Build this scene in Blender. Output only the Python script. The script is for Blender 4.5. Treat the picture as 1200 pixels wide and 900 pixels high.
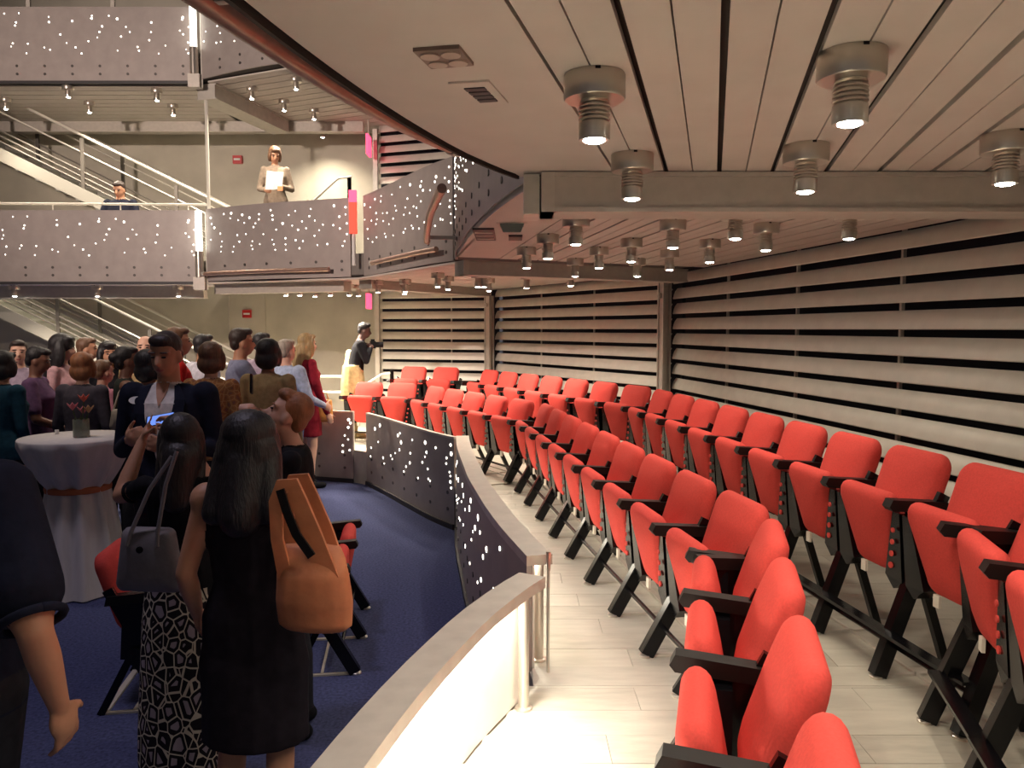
import bpy, bmesh, math, random
import numpy as np
from mathutils import Vector, Matrix, Euler

for o in list(bpy.data.objects):
    bpy.data.objects.remove(o)
random.seed(7)
S = bpy.context.scene
COL = S.collection
PI = math.pi

# ------------------------------------------------------------------ camera, world, exposure
FPX = 930.0
CAMZ = 1.88
cam_d = bpy.data.cameras.new('camera')
cam = bpy.data.objects.new('camera', cam_d)
COL.objects.link(cam)
cam_d.sensor_width = 36
cam_d.lens = FPX / 1200 * 36
cam_d.clip_start = 0.02
cam.location = (0, 0, CAMZ)
cam.rotation_euler = (PI / 2 - math.atan(65 / FPX), 0, 0)
S.camera = cam

w = bpy.data.worlds.new('hall_air')
S.world = w
w.use_nodes = True
w.node_tree.nodes['Background'].inputs[0].default_value = (0.9, 0.85, 0.95, 1)
w.node_tree.nodes['Background'].inputs[1].default_value = 0.03

S.view_settings.view_transform = 'Standard'
S.view_settings.look = 'None'
S.view_settings.exposure = 1.25
S.view_settings.gamma = 1.0
S.view_settings.use_curve_mapping = False

DOWNLIGHT_W = 8.5
FAR_W = 75.0
STRIP_W = 7.5
FILL_W = 520.0


def add_light(name, kind, loc, energy, color, parent=None, direction=(0, 0, -1), **kw):
    d = bpy.data.lights.new(name, kind)
    d.energy = energy
    d.color = color
    for k, v in kw.items():
        setattr(d, k, v)
    o = bpy.data.objects.new(name, d)
    COL.objects.link(o)
    o.location = loc
    o.rotation_euler = Vector(direction).to_track_quat('-Z', 'Y').to_euler()
    if parent:
        o.parent = parent
    return o


WARM = (1.0, 0.86, 0.68)
# unseen spots added to brighten the gallery fronts, the crowd and the pit
add_light('added_gallery_spot', 'SPOT', (-6.2, 2.2, 4.9), FILL_W * 1.6, (1.0, 0.80, 0.70), direction=(0.36, 1.0, 0.0),
          spot_size=1.35, spot_blend=0.7, shadow_soft_size=0.15)
add_light('added_pit_spot', 'SPOT', (-4.6, 5.2, 8.6), FILL_W * 0.6, (1.0, 0.84, 0.70), direction=(0.05, 0.28, -1),
          spot_size=0.85, spot_blend=0.9, shadow_soft_size=0.35)
add_light('added_pit_spot', 'SPOT', (-3.0, 3.2, 8.6), FILL_W * 0.5, (0.90, 0.80, 1.0), direction=(0.17, 0.04, -1),
          spot_size=0.95, spot_blend=0.9, shadow_soft_size=0.5)

# ------------------------------------------------------------------ materials
MATS = {}


def mat(name, col, rough=0.5, metal=0.0, noise=0.0, nscale=20.0, bump=0.0, bscale=200.0, emit=None, estr=0.0,
        stretch=(1, 1, 1), spec=0.5, trans=0.0, coat=0.0):
    m = bpy.data.materials.new(name)
    m.use_nodes = True
    nt = m.node_tree
    b = nt.nodes['Principled BSDF']
    b.inputs['Base Color'].default_value = (*col, 1)
    b.inputs['Roughness'].default_value = rough
    b.inputs['Metallic'].default_value = metal
    b.inputs['Specular IOR Level'].default_value = spec
    if trans:
        b.inputs['Transmission Weight'].default_value = trans
    if coat:
        b.inputs['Coat Weight'].default_value = coat
    if emit:
        b.inputs['Emission Color'].default_value = (*emit, 1)
        b.inputs['Emission Strength'].default_value = estr
    if noise or bump:
        tc = nt.nodes.new('ShaderNodeTexCoord')
        mp = nt.nodes.new('ShaderNodeMapping')
        mp.inputs['Scale'].default_value = stretch
        nt.links.new(tc.outputs['Object'], mp.inputs[0])
    if noise:
        n = nt.nodes.new('ShaderNodeTexNoise')
        n.inputs['Scale'].default_value = nscale
        n.inputs['Detail'].default_value = 5
        nt.links.new(mp.outputs[0], n.inputs['Vector'])
        r = nt.nodes.new('ShaderNodeValToRGB')
        lo = tuple(max(0, c * (1 - noise)) for c in col)
        hi = tuple(min(1, c * (1 + noise)) for c in col)
        r.color_ramp.elements[0].position = 0.3
        r.color_ramp.elements[0].color = (*lo, 1)
        r.color_ramp.elements[1].position = 0.7
        r.color_ramp.elements[1].color = (*hi, 1)
        nt.links.new(n.outputs['Fac'], r.inputs[0])
        nt.links.new(r.outputs[0], b.inputs['Base Color'])
    if bump:
        n2 = nt.nodes.new('ShaderNodeTexNoise')
        n2.inputs['Scale'].default_value = bscale
        nt.links.new(mp.outputs[0], n2.inputs['Vector'])
        bp = nt.nodes.new('ShaderNodeBump')
        bp.inputs['Strength'].default_value = bump
        bp.inputs['Distance'].default_value = 0.004
        nt.links.new(n2.outputs['Fac'], bp.inputs['Height'])
        nt.links.new(bp.outputs[0], b.inputs['Normal'])
    MATS[name] = m
    return m


def M(n):
    return MATS[n]


mat('carpet', (0.062, 0.072, 0.16), 0.95, noise=0.35, nscale=60, bump=0.6, bscale=400, spec=0.1)
mat('red_fabric', (0.66, 0.075, 0.062), 0.85, noise=0.08, nscale=140, bump=0.2, bscale=900, spec=0.2)
mat('black_metal', (0.003, 0.003, 0.004), 0.22, metal=0.0, spec=0.35)
mat('black_rubber', (0.006, 0.005, 0.005), 0.45, spec=0.3)
mat('steel', (0.62, 0.57, 0.50), 0.30, metal=0.85)
mat('pale_rail', (0.56, 0.53, 0.47), 0.4, metal=0.35, noise=0.08, nscale=12)
mat('panel_grey', (0.36, 0.315, 0.29), 0.5, metal=0.15, noise=0.07, nscale=7, bump=0.1, bscale=60)
mat('inner_panel', (0.80, 0.77, 0.70), 0.45, metal=0.0, noise=0.04, nscale=8)
mat('dark_strip', (0.03, 0.027, 0.03), 0.5)
mat('slat', (0.68, 0.655, 0.58), 0.40, metal=0.2, noise=0.06, nscale=8)
mat('void', (0.012, 0.012, 0.022), 0.9)
mat('post_steel', (0.52, 0.48, 0.42), 0.45, metal=0.2, noise=0.06)
mat('beam_paint', (0.47, 0.43, 0.38), 0.5, metal=0.15, noise=0.06)
mat('ceiling_paint', (0.55, 0.495, 0.445), 0.55, noise=0.04, nscale=6)
mat('gap_dark', (0.035, 0.026, 0.022), 0.8)
mat('tile', (0.43, 0.41, 0.35), 0.42, noise=0.10, nscale=5, bump=0.15, bscale=30, stretch=(1, 4, 1))
mat('tile_b', (0.41, 0.39, 0.33), 0.42, noise=0.12, nscale=6, bump=0.15, bscale=30, stretch=(1, 4, 1))
mat('tile_c', (0.455, 0.435, 0.37), 0.42, noise=0.10, nscale=4, bump=0.15, bscale=30, stretch=(1, 4, 1))
mat('grout', (0.36, 0.34, 0.29), 0.8)
mat('concrete', (0.52, 0.485, 0.40), 0.85, noise=0.14, nscale=1.6, bump=0.2, bscale=40)
mat('slab', (0.20, 0.18, 0.16), 0.8)
mat('lens', (1, 1, 1), 0.4, emit=(1.0, 0.95, 0.84), estr=30.0)
mat('dot_light', (1, 1, 1), 0.4, emit=(1.0, 0.93, 0.80), estr=3.0)
mat('column_glow', (1, 1, 1), 0.4, emit=(1.0, 0.97, 0.85), estr=1.6)  # emission stands in for lamplight falling on a white column
mat('led_strip', (1, 1, 1), 0.4, emit=(1.0, 0.93, 0.78), estr=6.0)
mat('bolt', (0.10, 0.09, 0.085), 0.4, metal=0.5)
mat('pipe_bronze', (0.42, 0.27, 0.21), 0.35, metal=0.7, noise=0.1)
mat('sign_red', (0.8, 0.05, 0.03), 0.5, emit=(1.0, 0.07, 0.035), estr=0.55)
mat('sign_pink', (0.8, 0.05, 0.1), 0.5, emit=(1.0, 0.06, 0.14), estr=1.1)
mat('alarm_red', (0.5, 0.02, 0.02), 0.4)
mat('white_plastic', (0.8, 0.78, 0.74), 0.5)
mat('white_tag', (0.75, 0.72, 0.62), 0.5)
mat('vent_brown', (0.22, 0.15, 0.12), 0.5)
mat('vent_ring', (0.45, 0.36, 0.30), 0.5)
mat('cloth_white', (0.62, 0.58, 0.56), 0.9, noise=0.06, nscale=25, bump=0.3, bscale=15, stretch=(1, 1, 0.15))
mat('ribbon', (0.45, 0.13, 0.05), 0.7)
mat('glass', (0.5, 0.55, 0.45), 0.08, trans=0.75)
mat('leaf', (0.06, 0.10, 0.03), 0.6)
mat('petal_red', (0.62, 0.10, 0.06), 0.7)
mat('petal_pink', (0.55, 0.13, 0.16), 0.7)
mat('petal_tan', (0.42, 0.22, 0.10), 0.7)
mat('stair_tread', (0.52, 0.52, 0.46), 0.6)
mat('stringer', (0.36, 0.345, 0.30), 0.5)
mat('rail_white', (0.78, 0.75, 0.66), 0.35, metal=0.2)
mat('stair_post', (0.16, 0.145, 0.125), 0.5, metal=0.4)
mat('mesh_grey', (0.27, 0.25, 0.215), 0.6)
# people
mat('skin_light', (0.62, 0.36, 0.26), 0.55, noise=0.05, nscale=15)
mat('skin_tan', (0.50, 0.25, 0.15), 0.55, noise=0.05, nscale=15)
mat('skin_brown', (0.22, 0.10, 0.065), 0.5, noise=0.06, nscale=15)
mat('skin_dark', (0.09, 0.042, 0.035), 0.5, noise=0.06, nscale=15)
mat('lip', (0.45, 0.14, 0.12), 0.5)
mat('eye_dark', (0.03, 0.02, 0.018), 0.3)
mat('eye_white', (0.7, 0.68, 0.64), 0.3)
HS = dict(bump=0.9, bscale=120, stretch=(1, 1, 0.15), noise=0.3, nscale=40)
mat('hair_black', (0.012, 0.010, 0.012), 0.5, **HS)
mat('hair_dark', (0.035, 0.022, 0.018), 0.5, **HS)
mat('hair_brown', (0.13, 0.065, 0.035), 0.5, **HS)
mat('hair_auburn', (0.30, 0.12, 0.05), 0.5, **HS)
mat('hair_blond', (0.36, 0.25, 0.11), 0.5, **HS)
mat('hair_grey', (0.34, 0.29, 0.24), 0.5, **HS)
for n, c in {'navy': (0.012, 0.014, 0.028), 'black': (0.008, 0.008, 0.011), 'black_dress': (0.013, 0.010, 0.015),
             'white_shirt': (0.75, 0.70, 0.66), 'teal': (0.012, 0.05, 0.085), 'purple': (0.14, 0.075, 0.16),
             'lilac': (0.35, 0.28, 0.36), 'pink': (0.55, 0.33, 0.35), 'grey_jacket': (0.075, 0.065, 0.085),
             'pink_print': (0.48, 0.20, 0.27), 'red_top': (0.55, 0.02, 0.02), 'pale_shirt': (0.55, 0.55, 0.62),
             'blue_shirt': (0.23, 0.25, 0.37), 'light_blue': (0.40, 0.48, 0.66), 'maroon': (0.22, 0.012, 0.025),
             'khaki': (0.36, 0.26, 0.13), 'cream': (0.46, 0.39, 0.20), 'dark_trousers': (0.02, 0.02, 0.026),
             'denim': (0.06, 0.09, 0.17), 'tweed': (0.22, 0.17, 0.13), 'sand_skirt': (0.36, 0.28, 0.17),
             'dark_green': (0.03, 0.035, 0.03), 'orange_collar': (0.55, 0.22, 0.04)}.items():
    mat(n, c, 0.85, noise=0.2, nscale=25, bump=0.4, bscale=35, spec=0.15)


def pattern_mat(name, base, cols, scale, stretch=(1, 1, 1)):
    m = mat(name, base, 0.85, spec=0.1)
    nt = m.node_tree
    b = nt.nodes['Principled BSDF']
    tc = nt.nodes.new('ShaderNodeTexCoord')
    mp = nt.nodes.new('ShaderNodeMapping')
    mp.inputs['Scale'].default_value = stretch
    nt.links.new(tc.outputs['Object'], mp.inputs[0])
    v = nt.nodes.new('ShaderNodeTexVoronoi')
    v.feature = 'DISTANCE_TO_EDGE'
    v.inputs['Scale'].default_value = scale
    nt.links.new(mp.outputs[0], v.inputs['Vector'])
    v2 = nt.nodes.new('ShaderNodeTexVoronoi')
    v2.inputs['Scale'].default_value = scale * 0.6
    nt.links.new(mp.outputs[0], v2.inputs['Vector'])
    r = nt.nodes.new('ShaderNodeValToRGB')
    r.color_ramp.interpolation = 'CONSTANT'
    e = r.color_ramp.elements
    e[0].position = 0
    e[0].color = (*cols[0], 1)
    e[1].position = 0.045
    e[1].color = (*base, 1)
    x = e.new(0.26)
    x.color = (*cols[1], 1)
    nt.links.new(v.outputs['Distance'], r.inputs[0])
    mx = nt.nodes.new('ShaderNodeMix')
    mx.data_type = 'RGBA'
    r2 = nt.nodes.new('ShaderNodeValToRGB')
    r2.color_ramp.interpolation = 'CONSTANT'
    r2.color_ramp.elements[1].position = 0.97
    nt.links.new(v2.outputs['Color'], r2.inputs[0])
    nt.links.new(r2.outputs[0], mx.inputs[0])
    nt.links.new(r.outputs[0], mx.inputs[6])
    mx.inputs[7].default_value = (*cols[2], 1)
    nt.links.new(mx.outputs[2], b.inputs['Base Color'])
    return m


pattern_mat('print_skirt', (0.018, 0.016, 0.02), [(0.62, 0.55, 0.44), (0.36, 0.30, 0.34), (0.05, 0.045, 0.045)], 24, (1, 1, 0.7))
pattern_mat('orange_print', (0.30, 0.13, 0.05), [(0.42, 0.24, 0.10), (0.20, 0.09, 0.06), (0.38, 0.20, 0.05)], 22)
mat('bag_grey', (0.17, 0.155, 0.17), 0.6, noise=0.1, nscale=18, bump=0.2, bscale=80)
mat('bag_tan', (0.50, 0.19, 0.085), 0.6, noise=0.18, nscale=12, bump=0.3, bscale=40)
mat('bag_beige', (0.40, 0.34, 0.28), 0.6, noise=0.1)
mat('bag_orange', (0.60, 0.27, 0.06), 0.6, noise=0.1)
mat('phone_body', (0.01, 0.01, 0.012), 0.7, spec=0.1)
mat('phone_screen', (0.02, 0.03, 0.06), 0.2, emit=(0.16, 0.30, 0.9), estr=0.45)
mat('paper', (0.6, 0.58, 0.56), 0.7)
mat('paper_orange', (0.75, 0.28, 0.12), 0.7)


# ------------------------------------------------------------------ mesh helpers
class MB:
    def __init__(s):
        s.v = []
        s.f = []

    def add(s, vs, fs):
        n = len(s.v)
        s.v += [tuple(p) for p in vs]
        s.f += [tuple(i + n for i in f) for f in fs]
        return s

    def box(s, c, size, rot=None):
        sx, sy, sz = [a / 2 for a in size]
        vs = [Vector((x, y, z)) for x in (-sx, sx) for y in (-sy, sy) for z in (-sz, sz)]
        if rot is not None:
            vs = [rot @ v for v in vs]
        c = Vector(c)
        s.add([v + c for v in vs], [(0, 1, 3, 2), (4, 6, 7, 5), (0, 4, 5, 1), (2, 3, 7, 6), (0, 2, 6, 4), (1, 5, 7, 3)])
        return s

    def bar(s, p, q, wx, wy, up=(0, 0, 1)):
        """box-section bar from p to q: wx across, wy along the 'up' side"""
        p, q = Vector(p), Vector(q)
        d = (q - p).normalized()
        a = d.cross(Vector(up))
        if a.length < 1e-4:
            a = d.cross(Vector((1, 0, 0)))
        a.normalize()
        b = a.cross(d)
        vs = []
        for e in (p, q):
            for i, j in ((-1, -1), (1, -1), (1, 1), (-1, 1)):
                vs.append(e + a * i * wx / 2 + b * j * wy / 2)
        s.add(vs, [(3, 2, 1, 0), (4, 5, 6, 7), (0, 1, 5, 4), (1, 2, 6, 5), (2, 3, 7, 6), (3, 0, 4, 7)])
        return s

    def prism(s, poly, z0, z1):
        n = len(poly)
        ar = sum(poly[i][0] * poly[(i + 1) % n][1] - poly[(i + 1) % n][0] * poly[i][1] for i in range(n))
        if ar < 0:
            poly = poly[::-1]
        vs = [(p[0], p[1], z0) for p in poly] + [(p[0], p[1], z1) for p in poly]
        fs = [tuple(range(n))[::-1], tuple(range(n, 2 * n))] + [(i, (i + 1) % n, n + (i + 1) % n, n + i) for i in range(n)]
        return s.add(vs, fs)

    def tube(s, pts, r, n=10, closed_ends=True):
        pts = [Vector(p) for p in pts]
        rs = r if isinstance(r, (list, tuple)) else [r] * len(pts)
        ref = None
        vs = []
        for i, p in enumerate(pts):
            d = (pts[min(i + 1, len(pts) - 1)] - pts[max(i - 1, 0)]).normalized()
            if ref is None:
                ref = d.cross(Vector((0, 0, 1)))
                if ref.length < 1e-3:
                    ref = Vector((1, 0, 0))
            a = (ref - d * ref.dot(d)).normalized()
            ref = a
            b = d.cross(a)
            for k in range(n):
                t = 2 * PI * k / n
                vs.append(p + (a * math.cos(t) + b * math.sin(t)) * rs[i])
        fs = []
        for i in range(len(pts) - 1):
            for k in range(n):
                fs.append((i * n + k, i * n + (k + 1) % n, (i + 1) * n + (k + 1) % n, (i + 1) * n + k))
        if closed_ends:
            fs.append(tuple(range(n))[::-1])
            fs.append(tuple(range((len(pts) - 1) * n, len(pts) * n)))
        return s.add(vs, fs)

    def lathe(s, prof, n=24, c=(0, 0, 0)):
        vs = []
        for r, z in prof:
            for k in range(n):
                t = 2 * PI * k / n
                vs.append((c[0] + r * math.cos(t), c[1] + r * math.sin(t), c[2] + z))
        fs = []
        m = len(prof)
        for i in range(m - 1):
            for k in range(n):
                fs.append((i * n + k, i * n + (k + 1) % n, (i + 1) * n + (k + 1) % n, (i + 1) * n + k))
        fs.append(tuple(range(n))[::-1])
        fs.append(tuple(range((m - 1) * n, m * n)))
        return s.add(vs, fs)

    def disc(s, c, nrm, r, t, n=6):
        nrm = Vector(nrm).normalized()
        c = Vector(c)
        return s.tube([c, c + nrm * t], r, n)

    def mesh(s, name, m, smooth=False):
        me = bpy.data.meshes.new(name)
        me.from_pydata(s.v, [], s.f)
        me.materials.append(M(m) if isinstance(m, str) else m)
        if smooth:
            me.polygons.foreach_set('use_smooth', [True] * len(me.polygons))
            if smooth != 'all':
                me.set_sharp_from_angle(angle=math.radians(40))
        me.update()
        return me

    def build(s, name, m, parent=None, smooth=False, loc=None):
        return link(name, s.mesh(name, m, smooth), parent, loc)


def link(name, me, parent=None, loc=None):
    o = bpy.data.objects.new(name, me)
    COL.objects.link(o)
    if parent:
        o.parent = parent
    if loc is not None:
        o.location = loc
    return o


def tag(o, label, cat, group=None):
    o['label'] = label
    o['category'] = cat
    if group:
        o['group'] = group
    return o


def struct(o):
    o['kind'] = 'structure'
    return o


def stuff(o):
    o['kind'] = 'stuff'
    return o


def thing(name, label, cat, loc=(0, 0, 0), rz=0.0, group=None):
    o = bpy.data.objects.new(name, None)
    o.empty_display_size = 0.1
    COL.objects.link(o)
    o.location = loc
    o.rotation_euler = (0, 0, rz)
    return tag(o, label, cat, group)


def pad(mb, wb, wt, z0, z1, y0, y1, th, corner=0.06, puff=0.018, nc=5, cb=None):
    """upholstered panel: rounded trapezoid in x/z, leaning from y0 (bottom) to y1 (top)"""
    cb = corner if cb is None else cb
    out = []
    h = z1 - z0
    for (sx, top) in ((1, 0), (1, 1), (-1, 1), (-1, 0)):
        wd = (wt if top else wb) / 2
        c = corner if top else cb
        cx, cz = sx * (wd - c), (z1 - c if top else z0 + c)
        a0 = {(1, 0): -PI / 2, (1, 1): 0, (-1, 1): PI / 2, (-1, 0): PI}[(sx, top)]
        for k in range(nc):
            a = a0 + PI / 2 * k / (nc - 1)
            out.append((cx + c * math.cos(a), cz + c * math.sin(a)))
    n = len(out)
    mz = (z0 + z1) / 2
    dirn = Vector((0, y1 - y0, h)).normalized()
    nrm = Vector((0, dirn.z, -dirn.y))
    rr = th / 2
    layers = [(-rr, 0.5, -puff * 0.4)]
    layers += [(rr * math.sin(a_), 1 - rr * (1 - math.cos(a_)) / min(wt / 2, h / 2), 0) for a_ in [-1.45, -1.05, -0.7, -0.35, 0, 0.35, 0.7, 1.05, 1.45]]
    layers += [(rr, 0.5, puff)]
    vs = []
    for off, sc, pf in layers:
        for x, z in out:
            xx = x * sc
            zz = mz + (z - mz) * (sc if sc <= 0.5 else 1 - (1 - sc) * min(wt / 2, h / 2) / (h / 2))
            b = Vector((xx, y0 + (y1 - y0) * (zz - z0) / h, zz))
            vs.append(b + nrm * (off + pf))
    fs = []
    for i in range(len(layers) - 1):
        for k in range(n):
            fs.append((i * n + k, i * n + (k + 1) % n, (i + 1) * n + (k + 1) % n, (i + 1) * n + k)[::-1])
    fs.append(tuple(range(n)))
    fs.append(tuple(range((len(layers) - 1) * n, len(layers) * n))[::-1])
    mb.add(vs, fs)
    return mb


# ------------------------------------------------------------------ plan of the hall
TIER = 0.40
CEIL = 2.47
STEP = 2.60
FRONT = {
    'D': [(-0.56, -0.6), (-0.585, 0.0), (-0.58, 0.5), (-0.56, 0.9), (-0.51, 1.3), (-0.439, 1.71), (-0.349, 2.10), (-0.25, 2.44), (-0.15, 2.73), (-0.02, 3.02), (0.04, 3.13)],
    'C': [(0.075, 3.37), (-0.042, 3.862), (-0.13, 4.3), (-0.207, 4.752), (-0.28, 5.2), (-0.338, 5.656), (-0.43, 6.4), (-0.485, 7.0), (-0.50, 7.22)],
    'B': [(-0.53, 7.32), (-0.77, 7.68), (-1.08, 8.25), (-1.45, 8.95), (-1.74, 9.46)],
    'A': [(-1.93, 9.6), (-2.5, 9.8), (-3.0, 9.98), (-3.5, 10.22), (-4.0, 10.52)],
    'G': [(-4.16, 10.6), (-9.0, 10.6)],
}
P0 = (-2.15, 12.75)
P1 = (-0.28, 12.1)
P2 = (1.72, 8.6)
P3 = (2.62, 3.1)
P4 = (1.80, -0.4)
YBACK = 13.4
XLEFT = -9.2


def resample(pl, step):
    pts = [Vector((p[0], p[1])) for p in pl]
    # smooth with Catmull-Rom
    out = []
    for i in range(len(pts) - 1):
        a, b, c, d = pts[max(i - 1, 0)], pts[i], pts[i + 1], pts[min(i + 2, len(pts) - 1)]
        n = max(1, int((c - b).length / step))
        for k in range(n):
            t = k / n
            out.append(0.5 * ((2 * b) + (c - a) * t + (2 * a - 5 * b + 4 * c - d) * t * t + (3 * b - a - 3 * c + d) * t ** 3))
    out.append(pts[-1])
    return out


def frame(pl):
    """arc lengths and outward (pit-side) normals; polylines run near to far so the pit is on the left"""
    n = len(pl)
    L = [0.0]
    for i in range(1, n):
        L.append(L[-1] + (pl[i] - pl[i - 1]).length)
    nr = []
    for i in range(n):
        d = (pl[min(i + 1, n - 1)] - pl[max(i - 1, 0)]).normalized()
        nr.append(Vector((-d.y, d.x)))
    return L, nr


def at_s(pl, L, nr, s):
    for i in range(1, len(pl)):
        if s <= L[i] or i == len(pl) - 1:
            t = (s - L[i - 1]) / max(1e-6, L[i] - L[i - 1])
            return pl[i - 1].lerp(pl[i], t), nr[i - 1].lerp(nr[i], t).normalized()


def strip(pl, nr, o0, o1, z0, z1):
    """solid ribbon along a plan curve; o0..o1 offsets along the pit-side normal"""
    mb = MB()
    vs = []
    for p, q in zip(pl, nr):
        a = p + q * o0
        b = p + q * o1
        vs += [(a.x, a.y, z0), (b.x, b.y, z0), (b.x, b.y, z1), (a.x, a.y, z1)]
    fs = []
    for i in range(len(pl) - 1):
        k, m = i * 4, i * 4 + 4
        for j in range(4):
            fs.append((k + j, m + j, m + (j + 1) % 4, k + (j + 1) % 4))
    e = (len(pl) - 1) * 4
    fs += [(3, 2, 1, 0), (e, e + 1, e + 2, e + 3)]
    return mb.add(vs, fs)


# ------------------------------------------------------------------ floors
struct(MB().prism([(XLEFT, -2.5), (4.5, -2.5), (4.5, 14), (XLEFT, 14)], -0.2, 0.0).build('floor', 'carpet'))

pD = resample(FRONT['D'], 0.12)
pC = resample(FRONT['C'], 0.15)
pB = resample(FRONT['B'], 0.15)
pA = resample(FRONT['A'], 0.15)
pG = resample(FRONT['G'], 0.5)
PLS = {'D': pD, 'C': pC, 'B': pB, 'A': pA, 'G': pG}
xy = lambda pl: [(p.x, p.y) for p in pl]
FOOT = {
    'D': [(1.2, -0.6)] + xy(pD) + [(0.10, 3.2), (2.62, 3.2), P4],
    'C': [(0.10, 3.2)] + xy(pC) + [(-0.52, 7.28), P2, (2.62, 3.2)],
    'B': [(-0.52, 7.28)] + xy(pB) + [(-1.83, 9.53), P1, P2],
    'A': [(-1.83, 9.53)] + xy(pA) + [(-4.1, 10.6), (-4.1, 13.4), (-2.15, 13.4), P0, P1],
    'G': [(-4.1, 10.6), (-9.2, 10.6), (-9.2, 11.35), (-4.1, 11.35)],
}
tier_floor = struct(MB().prism(FOOT['D'], 0.0, TIER - 0.012).build('floor_near_tier', 'grout'))
tier_floor_c = struct(MB().prism(FOOT['C'], 0.0, TIER - 0.012).build('floor_long_tier', 'grout'))
struct(MB().prism(FOOT['B'], 0.0, TIER).build('floor_bend_tier', 'tile'))
struct(MB().prism(FOOT['A'], 0.0, TIER).build('floor_far_tier', 'tile'))


def front_x(pl, y):
    for a, b in zip(pl[:-1], pl[1:]):
        if a.y <= y <= b.y:
            return a.x + (b.x - a.x) * (y - a.y) / (b.y - a.y)
    return pl[0].x if y < pl[0].y else pl[-1].x


# stone-look planks laid across the tier, each its own piece
def lay_planks(parent, pl, ys, ye, wall_a, wall_b, pitch=0.19):
    y = ys
    k = 0
    while y < ye - 0.02:
        y1 = min(y + pitch, ye)
        x0 = max(front_x(pl, y), front_x(pl, y1)) + 0.012
        wx = wall_a[0] + (wall_b[0] - wall_a[0]) * ((y + y1) / 2 - wall_a[1]) / (wall_b[1] - wall_a[1]) - 0.02
        x = x0 - (0.0 if k % 2 == 0 else 0.45)
        while x < wx - 0.03:
            a, b = max(x, x0), min(x + 0.9, wx)
            if b - a > 0.05:
                mb = MB().prism([(a + 0.001, y + 0.001), (b - 0.001, y + 0.001), (b - 0.001, y1 - 0.001), (a + 0.001, y1 - 0.001)],
                                TIER - 0.014, TIER + random.uniform(-0.0006, 0.0006))
                mb.build('plank', random.choice(['tile', 'tile', 'tile_b', 'tile_c']), parent)
            x += 0.9
        y = y1
        k += 1


lay_planks(tier_floor, pD, 0.9, 3.2, P4, P3)
lay_planks(tier_floor_c, pC, 3.2, 7.2, P3, P2)

# ------------------------------------------------------------------ walls
struct(MB().box(((XLEFT + P0[0]) / 2, YBACK + 0.1, 4.5), (P0[0] - XLEFT, 0.2, 9.4)).build('wall_back', 'concrete'))
struct(MB().box((XLEFT - 0.1, 5.5, 4.5), (0.2, 16.4, 9.4)).build('wall_left', 'concrete'))
struct(MB().prism([(XLEFT, -2.5), (4.5, -2.5), (4.5, 14), (XLEFT, 14)], 9.0, 9.2).build('ceiling_hall', 'gap_dark'))


def louvre(name, a, b, z0, z1, zphase, pitch=0.16):
    """wall of tilted aluminium slats between plan points a and b (a far, b near), room on the left of a->b reversed"""
    a, b = Vector(a), Vector(b)
    d = (b - a).normalized()
    L = (b - a).length
    out = Vector((-d.y, d.x))
    mid = (a + b) / 2
    if out.dot(mid - Vector((-3, 5))) < 0:
        out = -out
    # dark backing
    bk = MB()
    q = [a + out * 0.16, b + out * 0.16, b + out * 0.26, a + out * 0.26]
    bk.prism([(p.x, p.y) for p in q], z0 - 0.3, z1 + 0.3)
    wall = struct(bk.build(name, 'void'))
    # one slat mesh, shared
    prof = [(0.0, 0.0), (0.004, -0.006), (0.014, 0.0), (0.020, 0.036), (0.032, 0.072), (0.056, 0.105), (0.047, 0.109), (0.022, 0.075), (0.008, 0.038)]
    mb = MB()
    n = len(prof)
    vs = []
    for e in (a + d * 0.045, b - d * 0.045):
        for o, z in prof:
            p = e + out * o
            vs.append((p.x, p.y, z))
    fs = [(i, (i + 1) % n, n + (i + 1) % n, n + i) for i in range(n)] + [tuple(range(n))[::-1], tuple(range(n, 2 * n))]
    mb.add(vs, fs)
    bm = bmesh.new()
    me = mb.mesh('slat', 'slat', True)
    bm.from_mesh(me)
    bmesh.ops.recalc_face_normals(bm, faces=bm.faces)
    bm.to_mesh(me)
    bm.free()
    z = zphase
    while z - pitch > z0 - 0.02:
        z -= pitch
    while z < z1 - 0.05:
        link('slat', me, wall, (0, 0, z))
        z += pitch
    # vertical brackets that carry the slats
    k = 1
    while k * 1.25 < L - 0.3:
        p = a + d * (k * 1.25) + out * 0.08
        MB().box((p.x, p.y, (z0 + z1) / 2), (0.02, 0.03, z1 - z0)).build('slat_bracket', 'post_steel', wall)
        k += 1
    return wall


louvre('wall_right', P2, P3, TIER, CEIL + 0.02, CAMZ)
louvre('wall_bend', P1, P2, TIER, CEIL + 0.02, CAMZ)
louvre('wall_far', P0, P1, TIER, CEIL + 0.02, CAMZ)
louvre('wall_far_upper', P0, P1, TIER + STEP, CEIL + STEP, CAMZ + STEP)
louvre('wall_near', P3, P4, TIER, CEIL + 0.02, CAMZ)


def column(p, label, z1, ang):
    t = thing('steel_column', label, 'column', (p[0], p[1], TIER), ang)
    h = z1 - TIER
    MB().box((0, 0.03, h / 2), (0.10, 0.015, h)).build('flange', 'post_steel', t)
    MB().box((0, -0.05, h / 2), (0.10, 0.015, h)).build('flange', 'post_steel', t)
    MB().box((0.0, -0.01, h / 2), (0.02, 0.07, h)).build('web', 'post_steel', t)
    MB().box((-0.045, -0.062, h / 2), (0.018, 0.02, h)).build('edge_strip', 'pale_rail', t)
    MB().box((0.045, -0.062, h / 2), (0.018, 0.02, h)).build('edge_strip', 'pale_rail', t)
    MB().lathe([(0.0, -0.03), (0.02, -0.028), (0.026, 0.0), (0.02, 0.028), (0.0, 0.03)], 12, (0.0, -0.085, h - 0.14)).build('camera_dome', 'pale_rail', t, True)
    return t


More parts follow.
